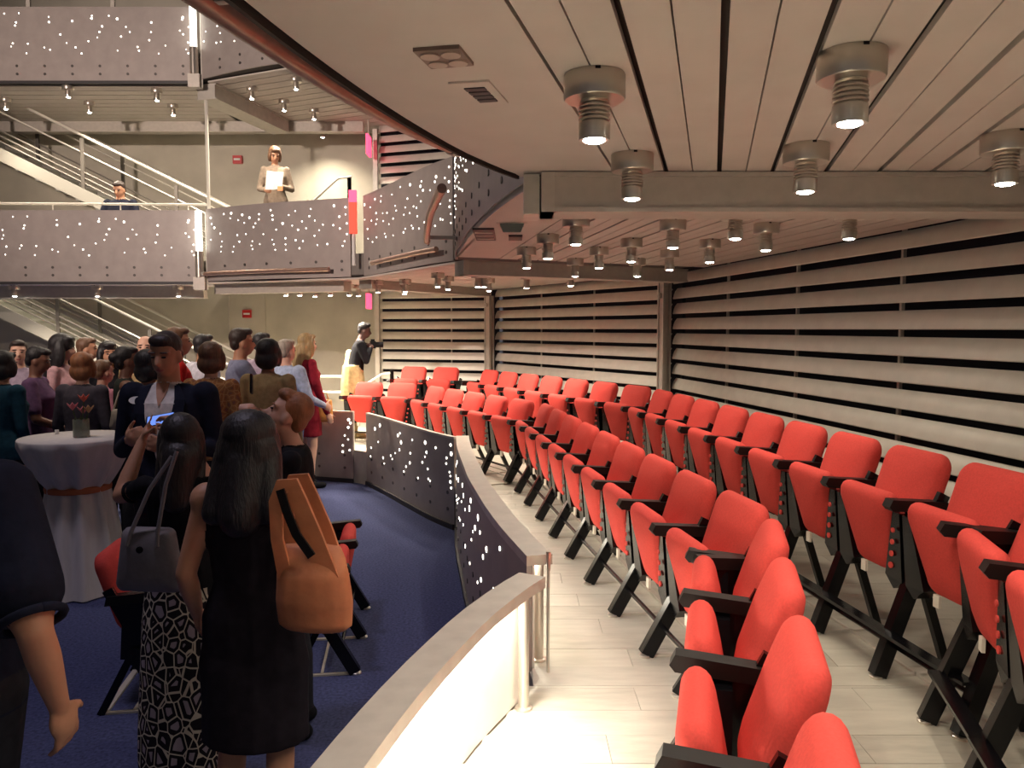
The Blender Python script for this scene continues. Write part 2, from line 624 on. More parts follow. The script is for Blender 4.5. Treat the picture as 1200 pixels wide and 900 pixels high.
column((P2[0] - 0.07, P2[1] - 0.05), 'steel column between the long slat wall and the bend', CEIL - 0.1, math.radians(-65))
column((P1[0] - 0.05, P1[1] - 0.1), 'steel column at the far bend of the slat wall', CEIL - 0.1, math.radians(-45))
t = thing('wall_end_post', 'pale upright post closing the far end of the slat wall', 'post', (P0[0], P0[1] - 0.04, TIER))
MB().box((0, 0, 2.3), (0.07, 0.08, 4.6)).build('post', 'pale_rail', t)
MB().box((0, 0, 0.01), (0.12, 0.12, 0.02)).build('base_plate', 'post_steel', t)

# ------------------------------------------------------------------ upper tiers: slabs, ceilings, beams
for k, letters in ((1, 'DCBAG'), (2, 'DCBAG')):
    for l in letters:
        z = CEIL + STEP * (k - 1)
        struct(MB().prism(FOOT[l], z + 0.05, z + 0.30).build('floor_slab', 'slab'))


def clip(poly, a, b, c):
    """keep a*x+b*y<=c"""
    out = []
    for i in range(len(poly)):
        p, q = poly[i], poly[(i + 1) % len(poly)]
        dp, dq = a * p[0] + b * p[1] - c, a * q[0] + b * q[1] - c
        if dp <= 0:
            out.append(p)
        if dp * dq < 0:
            t = dp / (dp - dq)
            out.append((p[0] + (q[0] - p[0]) * t, p[1] + (q[1] - p[1]) * t))
    return out


def plank_ceiling(parent, region, origin, heading, pitch, z, n0, n1, gap=0.017, seam=0.004):
    """pairs of deck planks along heading; region = list of half-planes (a,b,c); one object per plank"""
    h = math.radians(heading)
    t = Vector((math.sin(h), math.cos(h)))
    o = Vector((math.cos(h), -math.sin(h)))
    org = Vector(origin)
    for i in range(n0, n1):
        for lo, hi in ((i * pitch + gap / 2, (i + 0.5) * pitch - seam / 2), ((i + 0.5) * pitch + seam / 2, (i + 1) * pitch - gap / 2)):
            q = [org + o * lo - t * 30, org + o * hi - t * 30, org + o * hi + t * 30, org + o * lo + t * 30]
            poly = [(p.x, p.y) for p in q]
            for hp in region:
                poly = clip(poly, *hp)
                if len(poly) < 3:
                    break
            if len(poly) >= 3:
                MB().prism(poly, z, z + 0.018).build('ceiling_plank', 'ceiling_paint', parent)


def halfplane(p, q, inside):
    """half plane bounded by line p-q containing the point inside"""
    a, b = q[1] - p[1], -(q[0] - p[0])
    c = a * p[0] + b * p[1]
    if a * inside[0] + b * inside[1] > c:
        a, b, c = -a, -b, -c
    return (a, b, c)


# near bay: smooth front field + planks
cD = struct(MB().prism([(-0.57, -0.6)] + xy(pD) + [(0.10, 3.1), (0.385, 3.1)] + [(0.385 - 0.2535 * 3.7, -0.6)][:0] + [(-0.56 + 0.02, -0.6)], CEIL, CEIL + 0.03).build('ceiling_near_bay', 'ceiling_paint')) if False else None
front_d = xy([p for p in pD if p.y > -0.61])
line = lambda y: -0.015 + (y - 1.473) * 0.2531
poly = front_d + [(0.10, 3.1), (line(3.1), 3.1), (line(-0.6) + 0.0, -0.6)]
poly = [(max(x, -9), y) for x, y in poly]
cD = struct(MB().prism(poly if line(-0.6) > -0.56 else [p for p in front_d if p[1] > -0.2] + [(0.10, 3.1), (line(3.1), 3.1), (line(-0.2), -0.2)], CEIL, CEIL + 0.03).build('ceiling_near_bay', 'ceiling_paint'))
struct(MB().prism(FOOT['D'], CEIL + 0.032, CEIL + 0.048).build('ceiling_near_backing', 'gap_dark'))
regD = [(0, 1, 3.085), (0, -1, 0.6), halfplane(P3, P4, (0, 2))]
plank_ceiling(cD, regD, (-0.015, 1.473), 14.2, 0.194, CEIL, 0, 14)
# thin dark edge trim along the front of the near ceiling
LD, nD = frame(pD)
struct(strip(pD, nD, 0.0135, 0.024, CEIL - 0.01, CEIL + 0.05).build('trim_near_edge', 'gap_dark'))

# long bay
l2 = lambda y: -0.108 + (y - 6.765) * -0.1535
polyC = [(0.10, 3.3)] + xy(pC) + [(-0.52, 7.28)]
bx_ = lambda x: 6.765 + 0.476 * (x + 0.108)
polyC = [p for p in polyC if p[1] < 6.75] + [(-0.46, 6.62), (-0.108, 6.765), (l2(3.3), 3.3)]
cC = struct(MB().prism(polyC, CEIL, CEIL + 0.03).build('ceiling_long_bay', 'ceiling_paint'))
struct(MB().prism(FOOT['C'], CEIL + 0.032, CEIL + 0.048).build('ceiling_long_backing', 'gap_dark'))
regC = [(0, -1, -3.27), halfplane((-0.108, 6.80), (1.53, 7.58), (0.5, 5)), halfplane(P2, P3, (0, 5))]
plank_ceiling(cC, regC, (-0.108, 6.765), -8.7, 0.178, CEIL, 0, 14)
# bend and far bays
cB = struct(MB().prism(FOOT['B'], CEIL + 0.032, CEIL + 0.048).build('ceiling_bend_bay', 'gap_dark'))
regB = [halfplane((-0.52, 7.28), P2, (-0.5, 9)), halfplane(P1, P2, (-0.5, 9)), halfplane((-1.83, 9.53), P1, (-0.5, 9)),
        halfplane((-0.52, 7.28), (-1.83, 9.53), (0, 10))]
plank_ceiling(cB, regB, (-1.1, 8.4), -30, 0.18, CEIL, -3, 20)
cA = struct(MB().prism(FOOT['A'], CEIL + 0.032, CEIL + 0.048).build('ceiling_far_bay', 'gap_dark'))
regA = [halfplane((-1.83, 9.53), P1, (-3, 11)), halfplane((-1.83, 9.53), (-4.0, 10.5), (-3, 12)), (-1, 0, 4.1), (0, 1, 12.7)]
plank_ceiling(cA, regA, (-1.9, 9.6), -66, 0.18, CEIL, -3, 22)
# undersides one storey higher (seen at the top left)
cG3 = struct(MB().prism([(-4.1, 10.6), (-9.2, 10.6), (-9.2, 13.4), (-4.1, 13.4)], CEIL + STEP + 0.032, CEIL + STEP + 0.048).build('ceiling_gallery', 'gap_dark'))
plank_ceiling(cG3, [(1, 0, -4.25), (-1, 0, 9.2), (0, 1, 13.35), (0, -1, -10.72)], (-4.2, 10.72), -90, 0.2, CEIL + STEP, 0, 14, 0.02)
cA3 = struct(MB().prism(FOOT['A'], CEIL + STEP + 0.032, CEIL + STEP + 0.048).build('ceiling_far_upper', 'gap_dark'))
plank_ceiling(cA3, [halfplane((-1.83, 9.53), P1, (-3, 11)), halfplane((-1.83, 9.6), (-4.0, 10.58), (-3, 12)), (-1, 0, 3.95), (0, 1, 13.3)], (-1.9, 9.6), -66, 0.2, CEIL + STEP, -3, 22, 0.02)
cB3 = struct(MB().prism(FOOT['B'], CEIL + STEP + 0.032, CEIL + STEP + 0.048).build('ceiling_bend_upper', 'gap_dark'))
plank_ceiling(cB3, regB, (-1.1, 8.4), -30, 0.2, CEIL + STEP, -3, 19, 0.02)
cG2 = struct(MB().prism(FOOT['G'], CEIL + 0.0, CEIL + 0.048).build('ceiling_gallery_lower', 'ceiling_paint'))


def beam(name, a, b, wd, z0, z1, label, m='beam_paint', end_plate=True):
    a, b = Vector((*a, 0)), Vector((*b, 0))
    t = thing(name, label, 'beam', (a.x, a.y, z0))
    d = b - a
    h = z1 - z0
    mb = MB().bar((0, 0, h / 2), (d.x, d.y, h / 2), wd * 0.86, h - 0.03)
    mb.build('web', m, t)
    MB().bar((0, 0, 0.008), (d.x, d.y, 0.008), wd, 0.016).build('flange', m, t)
    MB().bar((0, 0, h - 0.008), (d.x, d.y, h - 0.008), wd, 0.016).build('flange', m, t)
    if end_plate:
        n = d.normalized()
        MB().bar((0, 0, h / 2), (n.x * 0.05, n.y * 0.05, h / 2), wd * 1.02, h * 1.0).build('end_plate', 'post_steel', t)
    return t


beam('cross_beam', (0.11, 3.12), (2.60, 3.12), 0.2, 2.318, 2.466, 'large pale cross beam spanning above the front seats toward the slat wall')
beam('cross_beam', (-0.46, 6.95), (1.70, 8.00), 0.2, 2.34, 2.466, 'smaller pale beam crossing the ceiling in front of the bend')
beam('cross_beam', (-1.78, 9.7), (-0.4, 11.9), 0.2, 2.36, 2.466, 'farthest pale beam crossing the ceiling behind the hanging red sign')
# bracket where the near beam meets the balcony front
t = thing('beam_bracket', 'pale steel bracket block where the big beam meets the balcony front', 'bracket', (0.055, 3.16, 2.31))
MB().box((0.02, 0.0, 0.08), (0.06, 0.20, 0.15)).build('bracket_block', 'pale_rail', t)
MB().lathe([(0.0, 0), (0.028, 0.002), (0.030, 0.012), (0.0, 0.014)], 14, (-0.03, -0.02, 0.162)).build('cap', 'post_steel', t)

# upper gallery beams on the left
beam('gallery_beam', (-9.1, 12.55), (-2.3, 12.55), 0.14, CEIL + STEP - 0.16, CEIL + STEP - 0.002, 'long grey beam under the upper left gallery', 'beam_paint', False)
beam('gallery_beam', (-4.0, 10.62), (-3.55, 12.46), 0.30, CEIL + STEP - 0.2, CEIL + STEP - 0.002, 'diagonal pale beam under the upper gallery corner', 'pale_rail', False)
beam('gallery_beam', (-9.1, 11.2), (-4.3, 11.2), 0.16, CEIL - 0.17, CEIL - 0.002, 'long grey beam beneath the straight left gallery', 'beam_paint', False)
beam('gallery_beam', (-3.95, 10.75), (-2.05, 9.95), 0.18, CEIL - 0.13, CEIL - 0.002, 'curved-corner grey beam beneath the middle gallery', 'beam_paint', False)

# ------------------------------------------------------------------ parapets
NAMES = {'D': 'nearest', 'C': 'long', 'B': 'bend', 'A': 'far', 'G': 'straight left'}


def parapet(letter, tier, label, dots=True, rail=True, dens=21, sub=None):
    pl = PLS[letter]
    if sub:
        pl = [p for p in pl if sub[0] <= p.y <= sub[1]]
    L, nr = frame(pl)
    if tier == 0:
        z0, z1 = 0.05, TIER + 0.455
    else:
        z0, z1 = CEIL + 0.03 + STEP * (tier - 1), CEIL + 0.95 + STEP * (tier - 1)
    t = thing('balcony_parapet', label, 'parapet', (pl[0].x, pl[0].y, z0))
    inv = Matrix.Translation((-pl[0].x, -pl[0].y, -z0))

    def fin(mb, name, m, smooth=False, par=None):
        mb.v = [tuple(inv @ Vector(v)) for v in mb.v]
        return mb.build(name, m, par or t, smooth)
    panel = fin(strip(pl, nr, -0.012, 0.012, z0, z1), 'panel', 'panel_grey', True)
    if tier == 0:
        fin(strip(pl, nr, -0.024, -0.014, TIER + 0.0, z1), 'inner_panel', 'inner_panel', True)
        fin(strip(pl, nr, 0.012, 0.03, 0.0, 0.05), 'toe_strip', 'dark_strip')
        if rail:
            fin(strip(pl, nr, -0.105, 0.012, z1, z1 + 0.045), 'top_rail', 'pale_rail', True)
            lip = fin(strip(pl, nr, -0.036, -0.026, z1 - 0.012, z1 - 0.001), 'led_strip', 'led_strip')
        else:
            fin(strip(pl, nr, -0.03, 0.014, z1, z1 + 0.02), 'top_rail', 'pale_rail', True)
    else:
        if letter == 'G':
            fin(strip(pl, nr, -0.02, 0.02, z0 - 0.035, z0), 'dark_edge', 'dark_strip')
        fin(strip(pl, nr, -0.025, 0.014, z1, z1 + 0.015), 'top_edge', 'panel_grey', True)
    rnd = random.Random(hash(letter) % 7 if False else {'D': 1, 'C': 2, 'B': 3, 'A': 4, 'G': 5}[letter])
    tot = L[-1]
    if dots:
        mb = MB()
        h = z1 - z0
        rows = [0.90, 0.83, 0.76, 0.68, 0.61, 0.53, 0.46, 0.40]
        for ri, fz in enumerate(rows):
            s = rnd.uniform(0.03, 0.15)
            while s < tot - 0.05:
                if rnd.random() < 0.86:
                    p, q = at_s(pl, L, nr, s)
                    r = rnd.choice([0.007, 0.008, 0.010, 0.012, 0.014] if ri < 3 else [0.006, 0.007, 0.008, 0.010])
                    r *= 1.45 if tier == 0 else 1.0
                    mb.disc((p.x + q.x * 0.0125, p.y + q.y * 0.0125, z0 + h * (fz + rnd.uniform(-0.03, 0.03))), (q.x, q.y, 0), r, 0.003, 6)
                s += rnd.uniform(0.17, 0.46) * (21 / dens)
        stuff(fin(mb, 'perforation_lights', 'dot_light', False, panel))
    mb = MB()
    s = 0.12
    while s < tot - 0.08:
        p, q = at_s(pl, L, nr, s)
        for zz in (0.10, 0.22):
            mb.disc((p.x + q.x * 0.012, p.y + q.y * 0.012, z0 + zz * (0.85 if tier else 1.3)), (q.x, q.y, 0), 0.018, 0.006, 8)
        s += 0.36
    stuff(fin(mb, 'bolts', 'bolt', False, panel))
    return t


def rail_pipe(letter, tier, s0, s1, label, off=0.1, dz=0.12, r=0.03, m='pipe_bronze', cl=True):
    pl = PLS[letter]
    L, nr = frame(pl)
    z = CEIL + STEP * (tier - 1) + dz
    pts = []
    n = max(6, int((s1 - s0) / 0.12))
    for i in range(n + 1):
        p, q = at_s(pl, L, nr, s0 + (s1 - s0) * i / n)
        pts.append((p.x + q.x * off, p.y + q.y * off, z))
    t = thing('lighting_pipe', label, 'pipe', pts[0])
    mb = MB().tube([Vector(p) - Vector(pts[0]) for p in pts], r, 12)
    mb.build('pipe', m, t, True)
    MB().disc((0, 0, 0), Vector(pts[-1]) - Vector(pts[-2]), r * 1.12, 0.02, 12)
    for k in ((0.9,) if letter == 'C' else (0.12, 0.5, 0.88)):
        p, q = at_s(pl, L, nr, s0 + (s1 - s0) * k)
        a = Vector((p.x, p.y, z)) - Vector(pts[0])
        b = Vector((p.x + q.x * off, p.y + q.y * off, z)) - Vector(pts[0])
        MB().bar(a, b, 0.02, 0.03).build('pipe_clamp', 'post_steel', t)
    e = Vector(pts[-1]) - Vector(pts[0])
    dd = (Vector(pts[-1]) - Vector(pts[-2])).normalized()
    MB().tube([e - dd * 0.03, e + dd * 0.012], r * 1.15, 12).build('end_cap', 'post_steel', t, True)
    return t


parapet('D', 0, 'nearest curved balcony parapet with broad pale top rail', True, True)
parapet('C', 0, 'long curved balcony parapet with a pale rail and light holes', True, True, 10)
parapet('B', 0, 'grey curved parapet panel with light holes beyond the blue carpet', True, False, 12)
parapet('A', 0, 'far grey parapet panel beside the short-haired woman', True, False, 9)
parapet('C', 1, 'second-storey balcony front seen edge-on beside the big beam', True)
parapet('B', 1, 'second-storey balcony front with light holes behind the curved pipe', True, True, 26)
parapet('A', 1, 'second-storey curved balcony front below the standing woman', True, True, 26)
parapet('G', 1, 'second-storey straight balcony front below the seated man', True, True, 19)
parapet('D', 1, 'second-storey balcony front above the nearest bay', False)
parapet('G', 2, 'top-storey straight balcony front at the upper left', True, True, 19)
parapet('A', 2, 'top-storey angled balcony front at the upper left corner', True, True, 22)
parapet('B', 2, 'top-storey balcony front above the far bend', True, True, 22)

rail_pipe('D', 1, 0.9, 3.66, 'long bronze pipe running along the near ceiling edge', 0.20, 0.10, 0.032)
rail_pipe('D', 1, 3.70, 3.92, 'short bronze pipe stub past the end of the long pipe', 0.16, 0.10, 0.026)
rail_pipe('C', 1, 0.9, 3.4, 'curved bronze pipe on the edge-on balcony front', 0.25, 0.14, 0.026)
rail_pipe('B', 1, 0.15, 1.95, 'bronze pipe below the red hanging sign', 0.10, 0.14, 0.026)
rail_pipe('A', 1, 0.25, 2.25, 'bronze pipe along the curved balcony front below the standing woman', 0.09, 0.12, 0.026)

# posts and upright in the parapet gap
t = thing('rail_post', 'round steel post under the end of the nearest rail', 'post', (0.045, 3.0, TIER))
MB().tube([(0, 0, 0), (0, 0, 0.455)], 0.021, 14).build('tube', 'steel', t, True)
MB().lathe([(0.034, 0), (0.034, 0.008), (0.022, 0.012)], 14).build('base_plate', 'steel', t, True)
t = thing('rail_post', 'round steel post under the near end of the long rail', 'post', (0.12, 3.46, TIER))
MB().tube([(0, 0, 0), (0, 0, 0.455)], 0.021, 14).build('tube', 'steel', t, True)
MB().lathe([(0.034, 0), (0.034, 0.008), (0.022, 0.012)], 14).build('base_plate', 'steel', t, True)
t = thing('gate_rod', 'thin upright steel rod standing in the parapet gap', 'rod', (0.155, 3.33, TIER))
MB().tube([(0, 0, 0), (0, 0, 0.45)], 0.007, 8).build('rod', 'steel', t, True)
MB().tube([(0, 0, 0.45), (0, 0, 0.53)], 0.010, 8).build('rod_tip', 'steel', t, True)

# ------------------------------------------------------------------ ceiling downlights
canopy_me = MB().lathe([(0.0, 0.0), (0.070, 0.0), (0.072, -0.004), (0.072, -0.054), (0.069, -0.058), (0.0, -0.058)][::-1], 28).mesh('canopy', 'steel', True)
prof = [(0.0, -0.150), (0.036, -0.150), (0.037, -0.148), (0.037, -0.112)]
z = -0.112
for k in range(5):
    prof += [(0.037, z), (0.0285, z + 0.001), (0.0285, z + 0.005), (0.037, z + 0.006)]
    z += 0.0098
prof += [(0.032, -0.060), (0.032, -0.056), (0.0, -0.056)]
barrel_me = MB().lathe(prof, 24).mesh('lamp_barrel', 'steel', True)
lens_me = MB().lathe([(0.0, -0.155), (0.018, -0.1545), (0.026, -0.151), (0.026, -0.147), (0.0, -0.147)], 20).mesh('lens', 'lens', True)
screw_me = MB().box((0, -0.066, -0.003), (0.012, 0.012, 0.008)).mesh('screw', 'black_metal')


def downlight(x, y, z, label, group, power, soft=0.03, size=2.5):
    t = thing('ceiling_downlight', label, 'downlight', (x, y, z), 0, group)
    link('canopy', canopy_me, t)
    link('lens', lens_me, link('lamp_barrel', barrel_me, t))
    link('screw', screw_me, t)
    if power:
        add_light('lamp_glow', 'SPOT', (0, 0, -0.168), power, WARM, t, spot_size=size, spot_blend=1.0, shadow_soft_size=soft)
    return t


dl = [(0.193, 1.898, 'over the front seats, largest on the left'), (0.409, 2.744, 'left one just before the big beam'),
      (0.729, 1.748, 'nearest and largest of all'), (0.949, 2.606, 'middle one just before the big beam'),
      (1.505, 2.46, 'rightmost one just before the big beam')]
for x, y, d in dl:
    downlight(x, y, CEIL, 'ribbed steel ceiling downlight ' + d, 'downlights of the near bay', DOWNLIGHT_W)
for x, y, d in ((-0.023, 1.05, 'by the rail, left of'), (0.51, 0.89, 'over the front row, right of'), (1.285, 1.6, 'over the back row, ahead of'), (1.07, 0.75, 'over the back row, right of')):
    downlight(x, y, CEIL, 'ribbed steel ceiling downlight %s the camera position' % d, 'downlights above the camera', DOWNLIGHT_W)
ORD = ['first', 'second', 'third', 'fourth', 'fifth', 'sixth', 'seventh', 'eighth', 'ninth', 'tenth', 'eleventh', 'twelfth', 'thirteenth',
       'fourteenth', 'fifteenth', 'sixteenth', 'seventeenth', 'eighteenth', 'nineteenth']
lc = [(0.336, 4.218), (0.226, 5.054), (0.106, 5.845), (0.789, 5.292), (0.635, 5.845), (0.534, 6.765), (0.88, 4.383), (1.06, 6.765),
      (1.189, 6.035), (1.10, 3.95), (1.319, 5.343), (1.433, 4.524), (1.66, 3.95)]
for i, (x, y) in enumerate(sorted(lc, key=lambda p: p[0] / p[1])):
    downlight(x, y, CEIL, 'ribbed steel downlight beyond the big beam, %s from the left' % ORD[i], 'downlights of the long bay', DOWNLIGHT_W * 0.72)


def unproj(u, v, z):
    P = math.atan(65 / FPX)
    x, y = (u - 600) / FPX, (450 - v) / FPX
    d = (x, math.cos(P) + y * math.sin(P), -math.sin(P) + y * math.cos(P))
    t_ = (z - CAMZ) / d[2]
    return d[0] * t_, d[1] * t_


lb = [(335, 342), (351, 338), (369, 344), (387, 341), (409, 337), (420, 343), (443, 339), (475, 333), (474, 341), (513, 329), (525, 335),
      (560, 324), (567, 331), (573, 337), (617, 333), (669, 328), (17, 340), (114, 341), (209, 342)]
for i, (u, v) in enumerate(sorted(lb)):
    x, y = unproj(u, v, CEIL - 0.15)
    yy = 10.95 if u < 240 else min(12.3, max(y + 1.0, 10.7)) if u < 440 else min(11, max(y + 0.8, 9.6 if u < 500 else 8.5 if u < 590 else 8.3))
    x, y = x * yy / y, yy
    downlight(x, y, CEIL, 'small far downlight under the second storey, %s from the left' % ORD[i], 'far downlights under the second storey', FAR_W * (0.33 if u > 400 else 1.25))
lt = [(80, 114), (7, 128), (105, 132), (184, 118), (203, 135), (295, 116), (333, 130), (347, 105), (368, 140), (374, 155), (379, 162)]
for i, (u, v) in enumerate(sorted(lt)):
    x, y = unproj(u, v, CEIL + STEP - 0.15)
    y = min(y, 12.9)
    downlight(x, y, CEIL + STEP, 'small far downlight under the top storey, %s from the left' % ORD[i], 'far downlights under the top storey', FAR_W * 0.8)

# strip lamps tucked below the broad rails of the two nearer parapets
for (pl, step) in ((pD, 0.45), (pC, 0.6)):
    L, nr = frame(pl)
    s = 0.3
    while s < L[-1] - 0.1:
        p, q = at_s(pl, L, nr, s)
        k = STRIP_W if pl is pD else STRIP_W * 0.22
        lamp = add_light('led_strip_lamp', 'AREA', (p.x - q.x * 0.045, p.y - q.y * 0.045, TIER + 0.44), k * step, (1.0, 0.92, 0.78),
                         direction=(-q.x * 0.35, -q.y * 0.35, -1), shape='RECTANGLE', size=0.05, size_y=step * 0.9)
        lamp.rotation_euler = (0, 0, 0)
        lamp.rotation_euler = Euler((0, math.radians(-18), math.atan2(-q.y, -q.x)), 'XYZ')
        s += step

# ------------------------------------------------------------------ ceiling vents of the near bay
def quad_thing(name, label, cat, pts, z):
    c = Vector((sum(p[0] for p in pts) / 4, sum(p[1] for p in pts) / 4, z))
    return thing(name, label, cat, c), [Vector((p[0] - c.x, p[1] - c.y, 0)) for p in pts]


t, q = quad_thing('ceiling_light_vent', 'square brown ceiling panel with four round openings', 'vent', [(-0.209, 1.717), (-0.110, 1.697), (-0.085, 1.808), (-0.182, 1.831)], CEIL)
MB().prism([(p.x, p.y) for p in q], -0.008, 0.002).build('plate', 'vent_brown', t)
for i, j in ((0.27, 0.27), (0.73, 0.27), (0.27, 0.73), (0.73, 0.73)):
    c = (q[0] * (1 - i) + q[1] * i) * (1 - j) + (q[3] * (1 - i) + q[2] * i) * j
    ring = MB().lathe([(0.016, -0.008), (0.021, -0.008), (0.021, -0.012), (0.016, -0.012)], 18, (c.x, c.y, 0)).build('opening_ring', 'vent_ring', t, True)
t, q = quad_thing('ceiling_grille', 'white ceiling grille with black slots', 'vent', [(-0.153, 1.949), (-0.055, 1.930), (-0.010, 2.115), (-0.094, 2.135)], CEIL)
MB().prism([(p.x, p.y) for p in q], -0.005, 0.002).build('plate', 'ceiling_paint', t)
for k in range(4):
    a, b = 0.2 + k * 0.17, 0.2 + k * 0.17 + 0.12
    c = [((q[0] * (1 - i) + q[1] * i) * (1 - j) + (q[3] * (1 - i) + q[2] * i) * j) for i, j in ((0.25, a), (0.78, a), (0.78, b), (0.25, b))]
    MB().prism([(p.x, p.y) for p in c], -0.008, -0.004).build('slot', 'dark_strip', t)
# small fittings on the long bay ceiling
for (u0, u1, v0, v1, lab) in ((556, 580, 267, 280, 'dark square ceiling speaker on the long bay'), (596, 612, 275, 280, 'small brown ceiling grille on the long bay')):
    x0, y0 = unproj(u0, (v0 + v1) / 2, CEIL)
    x1, y1 = unproj(u1, (v0 + v1) / 2, CEIL)
    xa, ya = unproj((u0 + u1) / 2, v0, CEIL)
    xb, yb = unproj((u0 + u1) / 2, v1, CEIL)
    t = thing('ceiling_grille', lab, 'vent', ((x0 + x1) / 2, (ya + yb) / 2, CEIL))
    MB().box((0, 0, -0.006), (x1 - x0, abs(yb - ya), 0.012)).build('plate', 'dark_strip', t)
    for k in (-1, 0, 1):
        MB().box((0, k * abs(yb - ya) * 0.28, -0.014), ((x1 - x0) * 0.85, abs(yb - ya) * 0.06, 0.005)).build('bar', 'post_steel', t)
x0, y0 = unproj(600, 263, CEIL)
t = thing('ceiling_projector', 'black wedge-shaped fitting hanging from the long bay ceiling', 'speaker', (x0, y0, CEIL))
MB().add([(-0.07, -0.07, 0), (0.07, -0.07, 0), (0.07, 0.07, 0), (-0.07, 0.07, 0), (-0.05, -0.05, -0.05), (0.05, -0.05, -0.05), (0.05, 0.06, -0.02), (-0.05, 0.06, -0.02)],
         [(0, 1, 2, 3), (4, 7, 6, 5), (0, 4, 5, 1), (1, 5, 6, 2), (2, 6, 7, 3), (3, 7, 4, 0)]).build('housing', 'black_metal', t)
MB().box((0, 0, 0.0), (0.17, 0.17, 0.006)).build('mount_plate', 'post_steel', t)

# ------------------------------------------------------------------ theatre seats
SW = 0.505


def seat_meshes(dz, tall):
    P = {}
    P['seat_cushion'] = pad(MB(), 0.235, 0.385, 0.255 + dz, 0.615 + dz, 0.005, 0.078, 0.085, 0.05, 0.012, 6, 0.05).mesh('seat_cushion', 'red_fabric', 'all')
    P['backrest'] = pad(MB(), 0.40, 0.405, 0.39 + dz, 0.772 + dz, -0.060, -0.185, 0.085, 0.065, 0.014, 7, 0.04).mesh('backrest', 'red_fabric', 'all')
    for s, nm in ((-1, 'seat_bracket'), (1, 'seat_bracket_b')):
        a = [(s * 0.120, 0.25 + dz), (s * 0.192, 0.54 + dz), (s * 0.238, 0.54 + dz), (s * 0.235, 0.24 + dz), (s * 0.18, 0.20 + dz)]
        vs = [(x, -0.02, z) for x, z in a] + [(x, 0.080 if z > 0.4 + dz else 0.055, z) for x, z in a]
        n = 5
        f = [tuple(range(n)), tuple(range(n, 2 * n))[::-1]] + [(i, n + i, n + (i + 1) % n, (i + 1) % n) for i in range(n)]
        P[nm] = MB().add(vs, f).mesh('seat_bracket', 'black_metal')
    dots = MB()
    for k in range(4):
        zz = 0.30 + dz + k * 0.055
        dots.disc((-0.168 - k * 0.0145, 0.060 + 0.0085 * k, zz), (0, 1, 0), 0.0135 - 0.001 * k, 0.006, 10)
    P['bracket_holes'] = dots.mesh('bracket_holes', 'red_fabric')
    x = 0.2525
    P['armrest'] = (lambda mb: mb.add(
        [(x + i * 0.027, y, z) for (y, z) in ((0.130, 0.560 + dz), (0.145, 0.578 + dz), (0.130, 0.608 + dz), (-0.12, 0.590 + dz), (-0.13, 0.545 + dz)) for i in (-1, 1)],
        [(0, 2, 4, 6, 8)[::-1], (1, 3, 5, 7, 9)] + [(2 * i, 2 * i + 1, (2 * i + 3) % 10, (2 * i + 2) % 10)[::-1] for i in range(5)]))(MB()).mesh('armrest', 'black_rubber')
    st = MB()
    st.bar((x, -0.02, 0.27 + dz), (x, 0.0, 0.57 + dz), 0.026, 0.10, (0, 1, 0))
    st.bar((x, -0.02, 0.42 + dz), (x, -0.12, 0.62 + dz), 0.022, 0.05, (0, 1, 0))
    P['standard'] = st.mesh('standard', 'black_metal')
    leg = MB().bar((x, -0.012, 0.315 + dz), (x, 0.16, 0.0 + 0.012), 0.046, 0.062, (0, 1, 0))
    leg.bar((x - 0.012, 0.012, 0.325 + dz), (x - 0.012, 0.184, 0.026), 0.005, 0.008, (0, 1, 0))
    leg.bar((x + 0.012, 0.012, 0.325 + dz), (x + 0.012, 0.184, 0.026), 0.005, 0.008, (0, 1, 0))
    P['leg'] = leg.mesh('leg', 'black_metal')
    P['foot_cap'] = MB().lathe([(0.0, 0), (0.026, 0), (0.028, 0.01), (0.016, 0.018), (0, 0.018)], 12, (x, 0.165, 0)).mesh('foot_cap', 'steel', True)
    P['hinge_cap'] = MB().tube([(x - 0.036, 0.0, 0.29 + dz), (x + 0.036, 0.0, 0.29 + dz)], 0.042, 14).mesh('hinge_cap', 'black_metal', True)
    P['rear_leg'] = MB().bar((x, -0.02, 0.29 + dz), (x, -0.17, 0.0), 0.03, 0.035, (0, 1, 0)).mesh('rear_leg', 'black_metal')
    rl = MB().tube([(x - SW, 0.085, 0.135), (x, 0.085, 0.135)], 0.011, 8)
    P['cross_rail'] = rl.mesh('cross_rail', 'black_metal', True)
    P['floor_bar'] = MB().box((0, -0.155, 0.006), (SW, 0.03, 0.012)).mesh('floor_bar', 'post_steel')
    P['floor_bar_b'] = MB().box((0, -0.02, 0.005), (SW, 0.014, 0.010)).mesh('floor_bar', 'post_steel')
    P['floor_bar_c'] = MB().box((x, 0.0, 0.005), (0.02, 0.30, 0.010)).mesh('floor_bar', 'post_steel')
    P['number_tag'] = MB().box((0.05, 0.045, 0.235 + dz), (0.035, 0.012, 0.05)).mesh('number_tag', 'white_tag')
    if tall:
        P['foot_rail'] = MB().bar((x - SW, 0.135, 0.20), (x, 0.135, 0.20), 0.055, 0.014).mesh('foot_rail', 'black_metal')
    return P


LOW = seat_meshes(0.0, False)
HIGH = seat_meshes(0.16, True)
END = ('armrest', 'standard', 'leg', 'foot_cap', 'hinge_cap', 'rear_leg')


